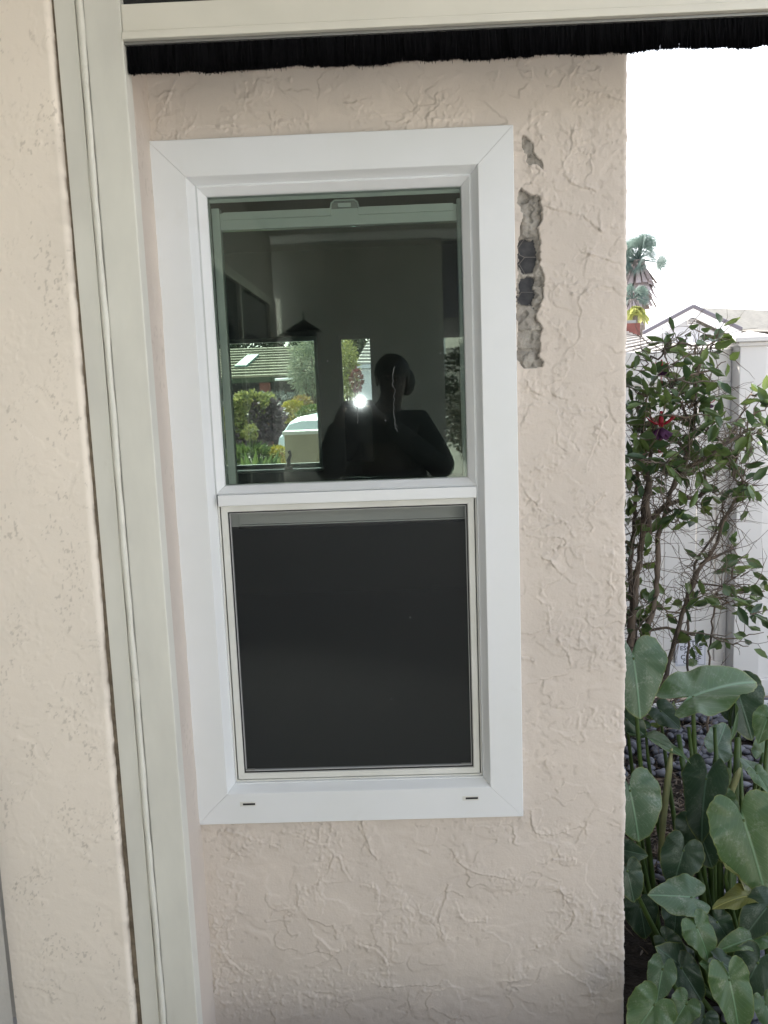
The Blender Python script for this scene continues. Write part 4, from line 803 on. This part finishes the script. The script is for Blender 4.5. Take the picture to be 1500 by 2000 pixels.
for (xa, ya_, d0, xb, yb_, nm) in [(1283,1236,.6,1282,1262,'x'),(1312,1462,.42,1296,1590,'stalk_pale'),(1446,1500,.40,1428,1545,'stalk_pale')]:
    if nm != 'x':
        b = MB(); A = V(xa, ya_, d0); B = V(xb, yb_, d0); b.tube([A, A.lerp(B, .3), B, Vector((B.x-.01, B.y, max(0, B.z-.35)))], [.0035, .010, .011, .008], 10); b.build('spent_flower_stem', nm, p2, True)

# ============================================================ NEIGHBOURS beyond the fence
def tiled(mb, a, b_, c, d, rows, th=.05, mi=0, up=Vector((0, 0, 1))):
    """roof slope: eave a->b_, ridge d->c, as overlapping courses with thickness"""
    a, b_, c, d = map(Vector, (a, b_, c, d)); n = (b_-a).cross(d-a).normalized(); n = n if n.z > 0 else -n
    for i in range(rows):
        t0, t1 = i/rows, (i+1)/rows; p = [a.lerp(d, t0)+n*th, b_.lerp(c, t0)+n*th, b_.lerp(c, t1)+n*th*.15, a.lerp(d, t1)+n*th*.15, a.lerp(d, t0), b_.lerp(c, t0)]
        mb.add(p, [(0, 1, 2, 3), (4, 5, 1, 0)], mi)
YG = 18.0
gh = thing('gabled_house', tuple(at(1355, 800, YG)*np.array([1, 1, 0])), 'distant pale house with a white gable and small attic vent above the fence', 'house')
ap = V(1354, 602, YG); eL = V(1256, 656, YG); eR = V(1448, 645, YG); ez = (eL.z+eR.z)/2; eL.z = eR.z = ez
ext = Vector((9.5, 6.5, 0)); back = ext
b = MB(); iL = eL+Vector((.35, 0, -.06)); iR = eR+Vector((-.35, 0, -.06)); ia = ap+Vector((0, 0, -.22))
b.add([(iL.x, YG+.3, 0), (iR.x, YG+.3, 0), (iR.x, YG+.3, iR.z), (ia.x, YG+.3, ia.z), (iL.x, YG+.3, iL.z)]+[(p[0]+back.x, YG+.3+back.y, p[1]) for p in ((iL.x, 0), (iR.x, 0), (iR.x, iR.z), (ia.x, ia.z), (iL.x, iL.z))], [(0, 1, 2, 3, 4), (9, 8, 7, 6, 5), (0, 5, 6, 1), (1, 6, 7, 2), (4, 9, 5, 0)]); b.build('wall', 'house_wall', gh)
b = MB(); tiled(b, eR, eR+back, ap+back, ap, 15, .06); tiled(b, eL+back, eL, ap, ap+back, 15, .06); rfo = b.build('roof', 'roof_sunlit', gh)
b = MB(); wd_ = .20
for e_ in (eL, eR):
    dn = Vector((0, 0, -wd_)); b.add([e_, ap, ap+dn, e_+dn, e_+Vector((0, .06, 0)), ap+Vector((0, .06, 0)), ap+dn+Vector((0, .06, 0)), e_+dn+Vector((0, .06, 0))], [(0, 1, 2, 3), (4, 7, 6, 5), (3, 2, 6, 7), (0, 4, 5, 1)])
b.build('fascia', 'white_paint', gh)
b = MB()
for e_ in (eL, eR):
    b.tube([e_+Vector((0, 0, .05)), ap+Vector((0, 0, .05))], .048, 8)
b.build('ridge_tiles', 'roof_edge', gh)
vc = V(1359, 617, YG); b = MB(); b.box(vc.x-.10, vc.x+.10, YG+.26, YG+.298, vc.z-.18, vc.z+.12); vo = b.build('attic_vent', 'white_paint', gh)
b = MB()
for k in range(7): b.box(vc.x-.085, vc.x+.085, YG+.25, YG+.259, vc.z-.16+k*.038, vc.z-.145+k*.038)
b.build('louvre', 'roof_edge', vo)
# low tiled roof nearer
lh = thing('low_house', (4.0, 10, 0), 'low neighbour house whose bright tiled roof just clears the fence', 'house')
b = MB(); P = [V(1180, 690, 9), V(1520, 690, 9), V(1500, 664, 11.5), V(1290, 664, 11.5), V(1226, 641, 13.5), V(1180, 636, 13.5)]
zE = P[0].z-.3; b = MB(); A = Vector((V(1150, 700, 9).x, 9, 1.55)); B = Vector((V(1560, 700, 9).x, 9, 1.55)); 
r1 = V(1410, 668, 11.2); r2 = V(1215, 640, 11.8); 
tiled(b, A, B, Vector((V(1540, 668, 11.2).x, 11.2, r1.z)), Vector((V(1300, 672, 11.2).x-1.2, 11.2, r1.z)), 9, .035)
hp = V(1216, 643, 11.6); tiled(b, Vector((2.4, 9.3, 1.62)), V(1305, 680, 9.3), V(1222, 648, 11.6), Vector((2.4, 11.6, V(1222, 648, 11.6).z)), 10, .035)
b.build('roof', 'roof_pale', lh)
b = MB(); b.box(2.4, 9, 9.4, 13, 0, 1.5); b.build('wall', 'house_wall', lh)
cc = V(1236, 640, 12); b = MB(); b.box(cc.x-.20, cc.x+.09, 11.9, 12.2, 1.6, V(1236, 632, 12).z); co_ = b.build('chimney', 'brick', lh); b = MB(); b.box(cc.x-.16, cc.x+.03, 11.92, 12.15, V(1236, 632, 12).z+.002, V(1236, 626, 12).z); b.build('chimney_cap', 'alu', co_)
# palms
def palm(name, label, px, py, y, rad, n, trunk_to, mats, skirt=True, feather=False, seed=1):
    r_ = random.Random(seed); c = V(px, py, y); root = thing(name, (c.x, y, 0), label, 'palm tree', 'palms beyond the fence')
    b = MB(); b.tube([(c.x, y, 0), (c.x+.05, y, c.z*.6), (c.x, y, c.z)], [.26*rad, .20*rad, .22*rad], 10); b.build('trunk', 'palm_trunk', root, True)
    b = MB()
    def fan(q, d_, s):
        u = d_.cross(Vector((0, 0, 1))); u = u.normalized() if u.length > .01 else Vector((1, 0, 0)); u = Quaternion(d_, r_.uniform(-1.3, 1.3))@u; v_ = u.cross(d_)
        for k in range(19):
            a = -1.45+2.9*k/18; dd = (d_*math.cos(a)+u*math.sin(a)*.95+Vector((0, 0, -.18))).normalized(); t = q+dd*s*r_.uniform(.8, 1.1); wv = dd.cross(v_ if v_.length > .1 else u).normalized()*s*.034
            m_ = q+dd*s*.55+Vector((0, 0, .03*s)); b.add([q, m_+wv, t+Vector((0, 0, -.18*s)), m_-wv], [(0, 1, 2, 3)])
    for i in range(n):
        az = r_.uniform(0, 6.28); el = r_.uniform(-.45, 1.4); d_ = Vector((math.cos(az)*math.cos(el), math.sin(az)*math.cos(el), math.sin(el))); L = rad*r_.uniform(.3, .62)
        if feather:
            Q = [c+d_*rad*1.2*t+Vector((0, 0, -rad*.9*t*t)) for t in (0, .25, .5, .75, 1)]; b.tube(Q, .015*rad, 4)
            for k in range(110):
                t = .12+.88*k/110; p = Q[0].lerp(Q[4], t); j = min(3, int(t*4)); p = Q[j].lerp(Q[j+1], t*4-j); sd_ = d_.cross(Vector((0, 0, 1))).normalized()*(1 if k % 2 else -1); tp = p+sd_*rad*.28+Vector((0, 0, -rad*.35)); tp = tp+Vector([r_.gauss(0, .05*rad) for _ in range(3)]); b.add([p+d_*.006, p-d_*.006, tp-d_*.003, tp+d_*.003], [(0, 1, 2, 3)])
        else:
            b.tube([c, c+d_*L], .02*rad, 4); fan(c+d_*L, d_, rad*.44)
    b.build('fronds', mats[0], root)
    if skirt:
        b = MB()
        for i in range(150):
            az = r_.uniform(0, 6.28); z0_ = c.z-rad*r_.uniform(.1, .9); p = Vector((c.x+math.cos(az)*.2*rad, y+math.sin(az)*.2*rad, z0_)); t = p+Vector((math.cos(az)*.42*rad*r_.uniform(.5, 1), math.sin(az)*.42*rad, -rad*.62*r_.uniform(.7, 1.2))); s_w = Vector((-math.sin(az), math.cos(az), 0))*.08*rad
            b.add([p+s_w*.3, p-s_w*.3, t-s_w, t+s_w], [(0, 1, 2, 3)])
        b.build('dead_fronds', 'palm_dead', root)
    return root
palm('palm_tree', 'tall fan palm with a skirt of dead fronds at the wall corner', 1246, 508, 38, 1.5, 44, 0, ['palm_green'], seed=3)
palm('palm_tree', 'short dark palm directly below the tall fan palm', 1236, 584, 34, .8, 30, 0, ['palm_green'], True, seed=5)
palm('palm_tree', 'bright yellow green feathery palm over the brick chimney', 1240, 606, 24, .36, 40, 0, ['palm_yellow'], False, True, seed=8)

# ============================================================ STREET SIDE seen through the room
sh = thing('street_house', (-5, 22, 0), 'low house across the street with tiled roof, skylight and dark carport', 'house'); YS = 21.0
e0 = V(380, 742, YS); e1 = V(640, 738, YS); ez = V(500, 737, YS).z; r0_ = V(380, 682, YS+3.0); rz_ = V(500, 680, YS+3.0).z
b = MB(); tiled(b, (-8, YS, ez), (e1.x, YS, ez), (e1.x, YS+3, rz_), (-8, YS+3, rz_), 11, .06); b.build('roof', 'roof_street', sh)
b = MB(); b.box(-8, e1.x, YS+.02, YS+.08, ez-.14, ez-.005); b.build('fascia', 'leaf_dark', sh)
b = MB(); b.box(-8, e1.x, YS+2.5, YS+2.7, 0, ez+.3); b.build('wall', 'dark', sh)
q = V(517, 750, YS+.3); b = MB(); b.box(q.x-.13, q.x+.13, YS+.2, YS+.5, 0, ez-.15); b.build('brick_pillar', 'brick', sh)
q = V(556, 741, YS-.2); b = MB(); b.tube([(q.x-.28, YS-.1, q.z), (q.x+.5, YS-.1, q.z+.02)], .035); b.build('lamp_tube', 'white_paint', sh)
k0 = V(482, 697, YS+1.4); t = .47; sl = (rz_-ez)/3; zc = ez+sl*1.4+.10; b = MB(); dx, dy = .17, .55
b.add([(k0.x-dx-.10, YS+1.4-dy, zc-dy*sl), (k0.x+dx-.10, YS+1.4-dy, zc-dy*sl), (k0.x+dx+.10, YS+1.4+dy, zc+dy*sl), (k0.x-dx+.10, YS+1.4+dy, zc+dy*sl)]+[(k0.x-dx-.10, YS+1.4-dy, zc-dy*sl-.1), (k0.x+dx-.10, YS+1.4-dy, zc-dy*sl-.1), (k0.x+dx+.10, YS+1.4+dy, zc+dy*sl-.1), (k0.x-dx+.10, YS+1.4+dy, zc+dy*sl-.1)], [(0, 1, 2, 3), (4, 5, 1, 0), (5, 6, 2, 1), (7, 4, 0, 3), (6, 7, 3, 2)]); b.build('skylight', 'skylight', sh)
sh3 = thing('yellow_roof_house', (-.3, 17, 0), 'pale house with a yellowish hipped roof seen just above the flash', 'house')
c0 = V(694, 712, 15); c1 = V(760, 712, 15); c2 = V(735, 640, 17); b = MB(); tiled(b, c0, c1, c2+Vector((.5, 0, 0)), c2, 12, .05); b.build('roof', 'leaf_white', sh3); sh3.children[0].data.materials[0] = M['roof_pale']
b = MB(); b.box(c0.x+.05, c1.x, 15.1, 16.5, 0, c0.z-.09); b.build('wall', 'house_wall', sh3); b = MB(); b.box(c0.x, c1.x, 14.93, 15.0, c0.z-.085, c0.z-.01); b.build('gutter', 'house_wall', sh3)
def bush(name, label, c, r, n, m, lf=(.05, .03), trunk=True, cat='bush', top=None, group='bushes across the street', shell=.6):
    root = thing(name, (c[0], c[1], max(0, c[2]-r[2])), label, cat, group)
    root.location.z = 0
    p, d = blob_pts(c, r, n, shell); p2 = p[p[:, 2] > .02]; d2 = d[p[:, 2] > .02]
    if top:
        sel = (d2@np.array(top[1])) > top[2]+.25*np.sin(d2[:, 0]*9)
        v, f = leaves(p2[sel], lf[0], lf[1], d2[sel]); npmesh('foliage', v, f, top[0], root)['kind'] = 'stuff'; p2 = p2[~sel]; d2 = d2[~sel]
    v, f = leaves(p2, lf[0], lf[1], d2); npmesh('foliage', v, f, m, root)['kind'] = 'stuff'
    b = MB(); s = min(r)*.10
    for k in range(5):
        a = k*1.26; b.tube([(c[0], c[1], 0), (c[0]+.1*r[0]*math.cos(a), c[1]+.1*r[1]*math.sin(a), c[2]*.5), (c[0]+.5*r[0]*math.cos(a), c[1]+.5*r[1]*math.sin(a), c[2]+r[2]*.3)], [s, s*.8, s*.3], 6)
    b.build('stems', 'bark', root, True)
    return root
def bpx(px, py, y): return tuple(at(px, py, y))
S = lambda px, y: px/F*(y+2.05)
yb = 11.0; bush('round_bush', 'big clipped round bush, painted sunlit green on the left and shaded purple on the right', bpx(494, 824, yb), (S(57, yb), S(50, yb), S(54, yb)), 5200, 'leaf_purple_shade', (.075, .05), top=('leaf_olive', (-.8, .25, .55), -.12))  # sun side and shade side painted with two leaf colours
yb = 13.0; bush('yellow_bush', 'small bright yellow bush right of the round bush', bpx(572, 806, yb), (S(26, yb), S(22, yb), S(22, yb)), 1800, 'leaf_yellow', (.045, .03))
yb = 14.5; bush('orange_bush', 'small orange tipped bush behind the yellow one', bpx(588, 792, yb), (S(22, yb), S(22, yb), S(18, yb)), 1300, 'leaf_orange', (.045, .03))
yb = 12.5; bush('green_hedge', 'low green hedge beside the white car', bpx(612, 812, yb), (S(30, yb), .3, S(20, yb)), 1500, 'leaf_green', (.05, .03))
yb = 18.0; bush('low_hedge', 'grey green hedge in front of the dark carport', bpx(520, 784, yb), (S(95, yb), .5, S(16, yb)), 1500, 'leaf_hedge', (.09, .03))
yb = 16.0; bush('olive_tree', 'loose pale leaved tree at the right end of the tiled roof', bpx(606, 716, yb), (S(42, yb), .7, S(62, yb)), 4200, 'leaf_grey', (.085, .03), cat='tree', group=None, shell=.15)
yb = 13.0; bush('olive_tree', 'thin olive tree in the narrow opening above the flash', bpx(680, 722, yb), (S(20, yb), .4, S(60, yb)), 1600, 'leaf_olive', (.07, .03), cat='tree', group=None, shell=.2)
yb = 12.0; bush('red_bush', 'dark red leaved bush in the narrow opening', bpx(697, 742, yb), (S(11, yb), .3, S(22, yb)), 420, 'leaf_red', (.05, .03))
for i, (px, w_) in enumerate([(400, 60), (490, 60), (570, 55), (650, 60), (720, 60)]): yb = 30; bush('background_tree', ['dark tree far left behind the tiled roof', 'dark tree behind the skylight', 'dark tree behind the right end of the tiled roof', 'dark tree behind the gap between the roofs', 'dark tree behind the yellowish roof'][i], bpx(px, 690, yb), (S(w_, yb), 1.5, S(50, yb)), 1800, 'leaf_dark', (.30, .16), cat='tree', group='dark trees behind the street house')
# white car
yc = 8.2; car = thing('parked_car', (V(640, 812, yc).x, yc+.8, 0), 'pale blue white parked car, rear window and tail light showing', 'car')
x0 = V(543, 862, yc).x; zr = V(610, 813, yc).z; xs = lambda px: V(px, 850, yc).x; zz_ = lambda py: V(580, py, yc).z
outl = [(x0, .35), (x0, zz_(868)), (xs(545), zz_(855)), (xs(556), zz_(838)), (xs(566), zz_(824)), (xs(580), zz_(816)), (xs(600), zz_(812)), (xs(640), zz_(811)), (x0+2.3, zr), (x0+3.0, zr-.35), (x0+4.0, zr-.5), (x0+4.2, .75), (x0+4.25, .35)]
b = MB(); n_ = len(outl)
for j, (yy, ins) in enumerate([(yc, .10), (yc+.12, 0), (yc+1.5, 0), (yc+1.62, .10)]):
    for (x, z) in outl: b.v.append((x, yy, z-(ins*.7 if z > zz_(845) else 0)))
b.f = [tuple(range(n_))]+[(j*n_+i, j*n_+(i+1) % n_, (j+1)*n_+(i+1) % n_, (j+1)*n_+i) for j in range(3) for i in range(n_)]+[tuple(range(4*n_-1, 3*n_-1, -1))]; b.mi = [0]*len(b.f)
b.build('body', 'car_paint', car)
b = MB(); b.prism([(xs(551), zz_(852)), (xs(566), zz_(829)), (xs(590), zz_(822)), (x0+2.2, zr-.10), (x0+2.7, zz_(852))], yc-.012, yc-.002, 'y'); b.build('side_window', 'car_paint', car)
b = MB(); b.box(x0-.01, x0+.26, yc-.016, yc-.003, zz_(875), zz_(872)); b.build('trim_line', 'tyre', car)
b = MB(); b.prism([(x0-.012, zz_(877)), (x0+.10, zz_(880)), (x0+.16, zz_(897)), (x0+.10, zz_(903)), (x0-.012, zz_(890))], yc-.02, yc+.1, 'y'); b.build('tail_light', 'tail', car)
for xw in (x0+.75, x0+3.4):
    for yw in (yc+.0, yc+1.45): b = MB(); b.tube([(xw, yw-.02, .31), (xw, yw+.17, .31)], .31, 24); wh = b.build('wheel', 'tyre', car); b = MB(); b.tube([(xw, yw-.035, .31), (xw, yw-.022, .31)], .19, 16); b.build('rim', 'alu', wh)
# block wall, its sunlit top painted as a white slab, outside the far window
yw = 5.0; a0 = V(555, 850, yw); a1 = V(640, 850, yw); lw = thing('garden_wall', ((a0.x+a1.x)/2, yw, 0), 'low tan wall with its sunlit top painted as a white slab in front of the white car', 'wall')
b = MB(); b.box(a0.x, a1.x, yw, yw+.25, 0, a0.z, .004); b.build('wall_body', 'cream_box', lw); b = MB(); b.box(a0.x-.015, a1.x, yw-.015, yw+.27, a0.z+.001, a0.z+.03, .003); b.build('sunlit_top', 'white_paint', lw)
# succulents outside the far window
sc_ = thing('agave_plant', tuple(at(510, 905, 4.9)*np.array([1, 1, 0])), 'green agave with long pointed leaves at the foot of the far window', 'plant')
b = MB()
for (px, py, tx_, ty_) in [(490,915,478,882),(500,915,500,878),(505,915,512,888),(520,915,532,884),(528,915,545,880),(516,915,520,890),(484,915,470,892),(540,915,548,890),(510,915,508,893),(538,915,530,895)]:
    A = V(px, py+8, 4.9); T = V(tx_, ty_, 4.85); s_ = Vector((.028, 0, 0)); m_ = A.lerp(T, .45)+Vector((0, -.03, 0)); b.add([A-s_*.6, A+s_*.6, m_+s_, T, m_-s_, m_+Vector((0, .015, 0))], [(0, 1, 5), (1, 2, 5), (2, 3, 5), (3, 4, 5), (4, 0, 5)])
b.build('leaf_rosette', 'leaf_agave', sc_)
yb = 5.6; bush('silvery_groundcover', 'blue green spiky groundcover behind the agave', bpx(490, 896, yb), (S(44, yb), .2, S(17, yb)), 1300, 'leaf_green', (.10, .012), group='low plants outside the far window')
yb = 5.5; bush('yellow_groundcover', 'yellow flowering low plant at the tan wall', bpx(545, 890, yb), (S(14, yb), .12, S(18, yb)), 500, 'leaf_yellow', (.035, .02), group='low plants outside the far window')
yb = 5.7; tw = thing('flowering_stalk', tuple(at(490, 900, yb)*np.array([1, 1, 0])), 'tall branching pale green flower stalk in front of the round bush', 'plant')
b = MB(); A = V(492, 900, yb); T = V(489, 845, yb); b.tube([(A.x, A.y, 0), A, T], [.012, .01, .006]); b.build('stem', 'stalk', tw); p, d = blob_pts(tuple(V(490, 845, yb)), (S(14, yb), .07, S(16, yb)), 420, .2); v, f = leaves(p, .022, .012, d); npmesh('flower_head', v, f, 'leaf_olive', tw)['kind'] = 'stuff'

# ============================================================ BEHIND THE CAMERA (seen mirrored in the pane)
def mir(px, py, y): p = at(px, py, -y+.06); return Vector((p[0], y, p[2]))   # point at depth y (<0) that mirrors onto this pixel
YO = -4.9; xr = mir(868, 700, YO).x
ow = thing('garage_wing', ((xr-1)/2, YO, 0), 'shaded stucco wing of the house opposite the window, mirrored in the pane', 'building')
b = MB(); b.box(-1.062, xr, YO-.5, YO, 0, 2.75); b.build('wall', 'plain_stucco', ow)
b = MB(); b.box(-1.2, xr+.30, YO-.8, YO+.32, 2.755, 2.85); b.build('eave', 'white_paint', ow)
b = MB(); b.box(xr+.004, 1.75, -7.6, YO-.1, 2.12, 2.74); o = b.build('eave', 'roof_edge', ow); o['label'] = 'dark overhanging eave at the end of the wing'
lt = thing('wall_lantern', tuple(mir(594, 650, -4.35)), 'black coach lantern mounted near the end of the side wall, mirrored in the pane', 'lantern')
c = mir(594, 655, -4.35); b = MB(); b.prism([(c.x-.075, c.z-.16), (c.x+.075, c.z-.16), (c.x+.095, c.z+.03), (c.x-.095, c.z+.03)], c.y-.09, c.y+.09, 'y'); b.build('lantern_body', 'car_glass', lt)
b = MB(); e = .13; b.add([(c.x-e, c.y-e, c.z+.032), (c.x+e, c.y-e, c.z+.032), (c.x+e, c.y+e, c.z+.032), (c.x-e, c.y+e, c.z+.032), (c.x, c.y, c.z+.12)], [(0, 1, 4), (1, 2, 4), (2, 3, 4), (3, 0, 4), (3, 2, 1, 0)]); b.tube([(c.x, c.y, c.z+.11), (c.x, c.y, c.z+.18)], [.012, .004]); b.build('lantern_roof', 'rubber', lt)
b = MB(); b.tube([(c.x, c.y, c.z+.0), (c.x-.16, c.y, c.z+.02), (-.961, c.y, c.z-.05)], .012); b.build('bracket', 'rubber', lt)
sf = thing('side_fence', (2.2, -7, 0), 'tall pale boundary fence behind the clipped bushes, mirrored at the right of the pane', 'fence')
b = MB(); b.box(xr+.2, 6, -8.2, -8.12, GZ, 3.4); b.build('board_panel', 'siding', sf); b = MB()
for x in np.arange(xr+.75, 6, .9): b.box(x-.05, x+.05, -8.115, -8.06, GZ, 3.45)
b.build('fence_batten', 'siding', sf)
c = mir(890, 745, -6.2); bush('boundary_bush', 'dark green bush in front of the tall pale fence, mirrored in the pane', (c.x+.25, -6.4, c.z-.1), (.42, .35, .48), 2600, 'leaf_dark', (.05, .03), group='bushes behind the photographer')
c = mir(895, 815, -5.8); bush('boundary_bush', 'white flowered bush below the dark green one, mirrored in the pane', (c.x+.25, -5.9, c.z-.05), (.38, .3, .34), 2200, 'leaf_white', (.045, .03), group='bushes behind the photographer')

# ---- photographer
PYb = -2.42
pr = thing('person', (-.02, PYb, 0), 'person in black clothes holding a phone up, mirrored as a dark silhouette', 'person')
def skin_obj(name, verts, edges, radii, m, parent, root_i=0, sub=2):
    me = bpy.data.meshes.new(name); off = world_loc(parent); me.from_pydata([Vector(v)-off for v in verts], edges, [])
    o = link(name, me, m, parent); md = o.modifiers.new('skin', 'SKIN'); md.use_smooth_shade = True
    for i, r_ in enumerate(radii):
        sv_ = me.skin_vertices[0].data[i]; sv_.radius = r_ if isinstance(r_, tuple) else (r_, r_); sv_.use_root = (i == root_i)
    s_ = o.modifiers.new('sub', 'SUBSURF'); s_.levels = sub; s_.render_levels = sub
    return o
hx = mir(766, 735, PYb).x; cxp = mir(752, 850, PYb).x
ph = mir(697, 793, -2.20); sh_z = 1.36; hz = 1.585
J = {}; vs_ = []; rd = []; es = []
def jn(k, p, r_, par=None):
    J[k] = len(vs_); vs_.append(p); rd.append(r_)
    if par is not None: es.append((J[par], J[k]))
jn('pel', (cxp, PYb, .93), (.15, .10)); jn('waist', (cxp, PYb, 1.08), (.135, .09), 'pel'); jn('chest', (cxp, PYb, 1.25), (.155, .105), 'waist'); jn('ubase', (cxp, PYb, 1.36), (.10, .075), 'chest')
jn('neck', ((cxp+hx)/2, PYb, 1.45), .055, 'ubase'); jn('jaw', (hx, PYb+.03, 1.52), (.062, .066), 'neck'); jn('head', (hx, PYb, hz), (.078, .092), 'jaw'); jn('crown', (hx, PYb-.01, 1.655), (.060, .075), 'head')
for s, tag_ in ((-1, 'L'), (1, 'R')):
    shp = Vector((cxp+s*.175, PYb, 1.335)); wr = ph+Vector((s*.085-.0, -.02, -.035)); el = Vector((cxp+s*.335, PYb+.06, 1.06))
    jn('sh'+tag_, shp, .062, 'ubase'); jn('el'+tag_, el, .046, 'sh'+tag_); jn('wr'+tag_, wr, .028, 'el'+tag_); pal = wr+Vector((-s*.012, .015, .05)); jn('pa'+tag_, pal, (.034, .018), 'wr'+tag_)
    for k in range(4):
        f0 = pal+Vector((-s*.008, -.012, .030-.018*k)); k1 = f0+Vector((-s*.022, -.014, .004)); k2 = k1+Vector((-s*(.020-.002*k), .002, .001)); k3 = k2+Vector((-s*.016, .010, 0))
        jn(f'a{k}'+tag_, k1, .0085, 'pa'+tag_); jn(f'b{k}'+tag_, k2, .008, f'a{k}'+tag_); jn(f'c{k}'+tag_, k3, .007, f'b{k}'+tag_)
    t1 = pal+Vector((-s*.012, .018, -.004)); jn('t1'+tag_, t1, .010, 'pa'+tag_); jn('t2'+tag_, t1+Vector((-s*.024, .008, .010)), .0085, 't1'+tag_)
    hp_ = (cxp+s*.095, PYb, .86); jn('hip'+tag_, hp_, .085, 'pel'); jn('kn'+tag_, (cxp+s*.11, PYb+.02, .48), .058, 'hip'+tag_); jn('an'+tag_, (cxp+s*.12, PYb-.02, .08), .040, 'kn'+tag_); jn('toe'+tag_, (cxp+s*.14, PYb+.15, .035), (.042, .030), 'an'+tag_)
skin_obj('body', vs_, es, rd, 'skin', pr)
sub_ = ['pel', 'waist', 'chest', 'ubase', 'shL', 'elL', 'wrL', 'shR', 'elR', 'wrR']; ix = {J[k]: i for i, k in enumerate(sub_)}
skin_obj('black_sweater', [vs_[J[k]] if k[:2] != 'wr' else tuple(Vector(vs_[J[k]]).lerp(Vector(vs_[J['el'+k[2]]]), .12)) for k in sub_], [(ix[a], ix[b_]) for a, b_ in es if a in ix and b_ in ix], [(.25, .14), (.245, .14), (.225, .14), (.155, .11), .098, .085, .05, .098, .085, .05], 'cloth_black', pr)
sub_ = ['pel', 'hipL', 'knL', 'anL', 'hipR', 'knR', 'anR']; ix = {J[k]: i for i, k in enumerate(sub_)}
skin_obj('trousers', [vs_[J[k]] for k in sub_], [(ix[a], ix[b_]) for a, b_ in es if a in ix and b_ in ix], [(.165, .115), .10, .075, .062, .10, .075, .062], 'denim', pr)
b = MB(); b.ball((hx, PYb-.028, hz+.035), (.098, .098, .100), 24, 16, noise=.02); b.ball((hx+.075, PYb-.05, hz-.02), (.05, .05, .075), 14, 10, noise=.03); b.build('hair', 'hair', pr, True)
for s in (-1, 1): b = MB(); b.ball((hx+s*.030, PYb+.083, hz-.002), .010); b.build('eye', 'hair', pr, True); b = MB(); b.ball((hx+s*.082, PYb+.005, hz-.01), (.010, .018, .030)); b.build('ear', 'skin', pr, True)
b = MB(); b.tube([(hx, PYb+.090, hz+.01), (hx, PYb+.108, hz-.028), (hx, PYb+.088, hz-.038)], [.007, .012, .008]); b.build('nose', 'skin', pr, True)
b = MB(); b.tube([(hx-.024, PYb+.083, hz-.066), (hx, PYb+.092, hz-.064), (hx+.024, PYb+.083, hz-.066)], [.004, .007, .004]); b.build('mouth', 'leaf_red', pr, True)
pn = thing('phone', tuple(ph), 'dark phone held sideways with its flash lit, mirrored in the pane', 'phone')
b = MB(); b.box(ph.x-.072, ph.x+.072, ph.y-.004, ph.y+.004, ph.z-.036, ph.z+.036, .0035); b.build('phone_body', 'phone', pn)
m = bpy.data.materials.new('flash_glow'); m.use_nodes = True; n = m.node_tree.nodes; em = n.new('ShaderNodeEmission'); em.inputs[0].default_value = (.92, 1, .98, 1); em.inputs[1].default_value = 2600; m.node_tree.links.new(em.outputs[0], n['Material Output'].inputs[0]); M['flash'] = m
fl = mir(703, 774, -2.19); b = MB(); b.tube([(fl.x, ph.y+.0042, ph.z+.022), (fl.x, ph.y+.0065, ph.z+.022)], .0085, 16); b.build('flash_lamp', 'flash', pn)
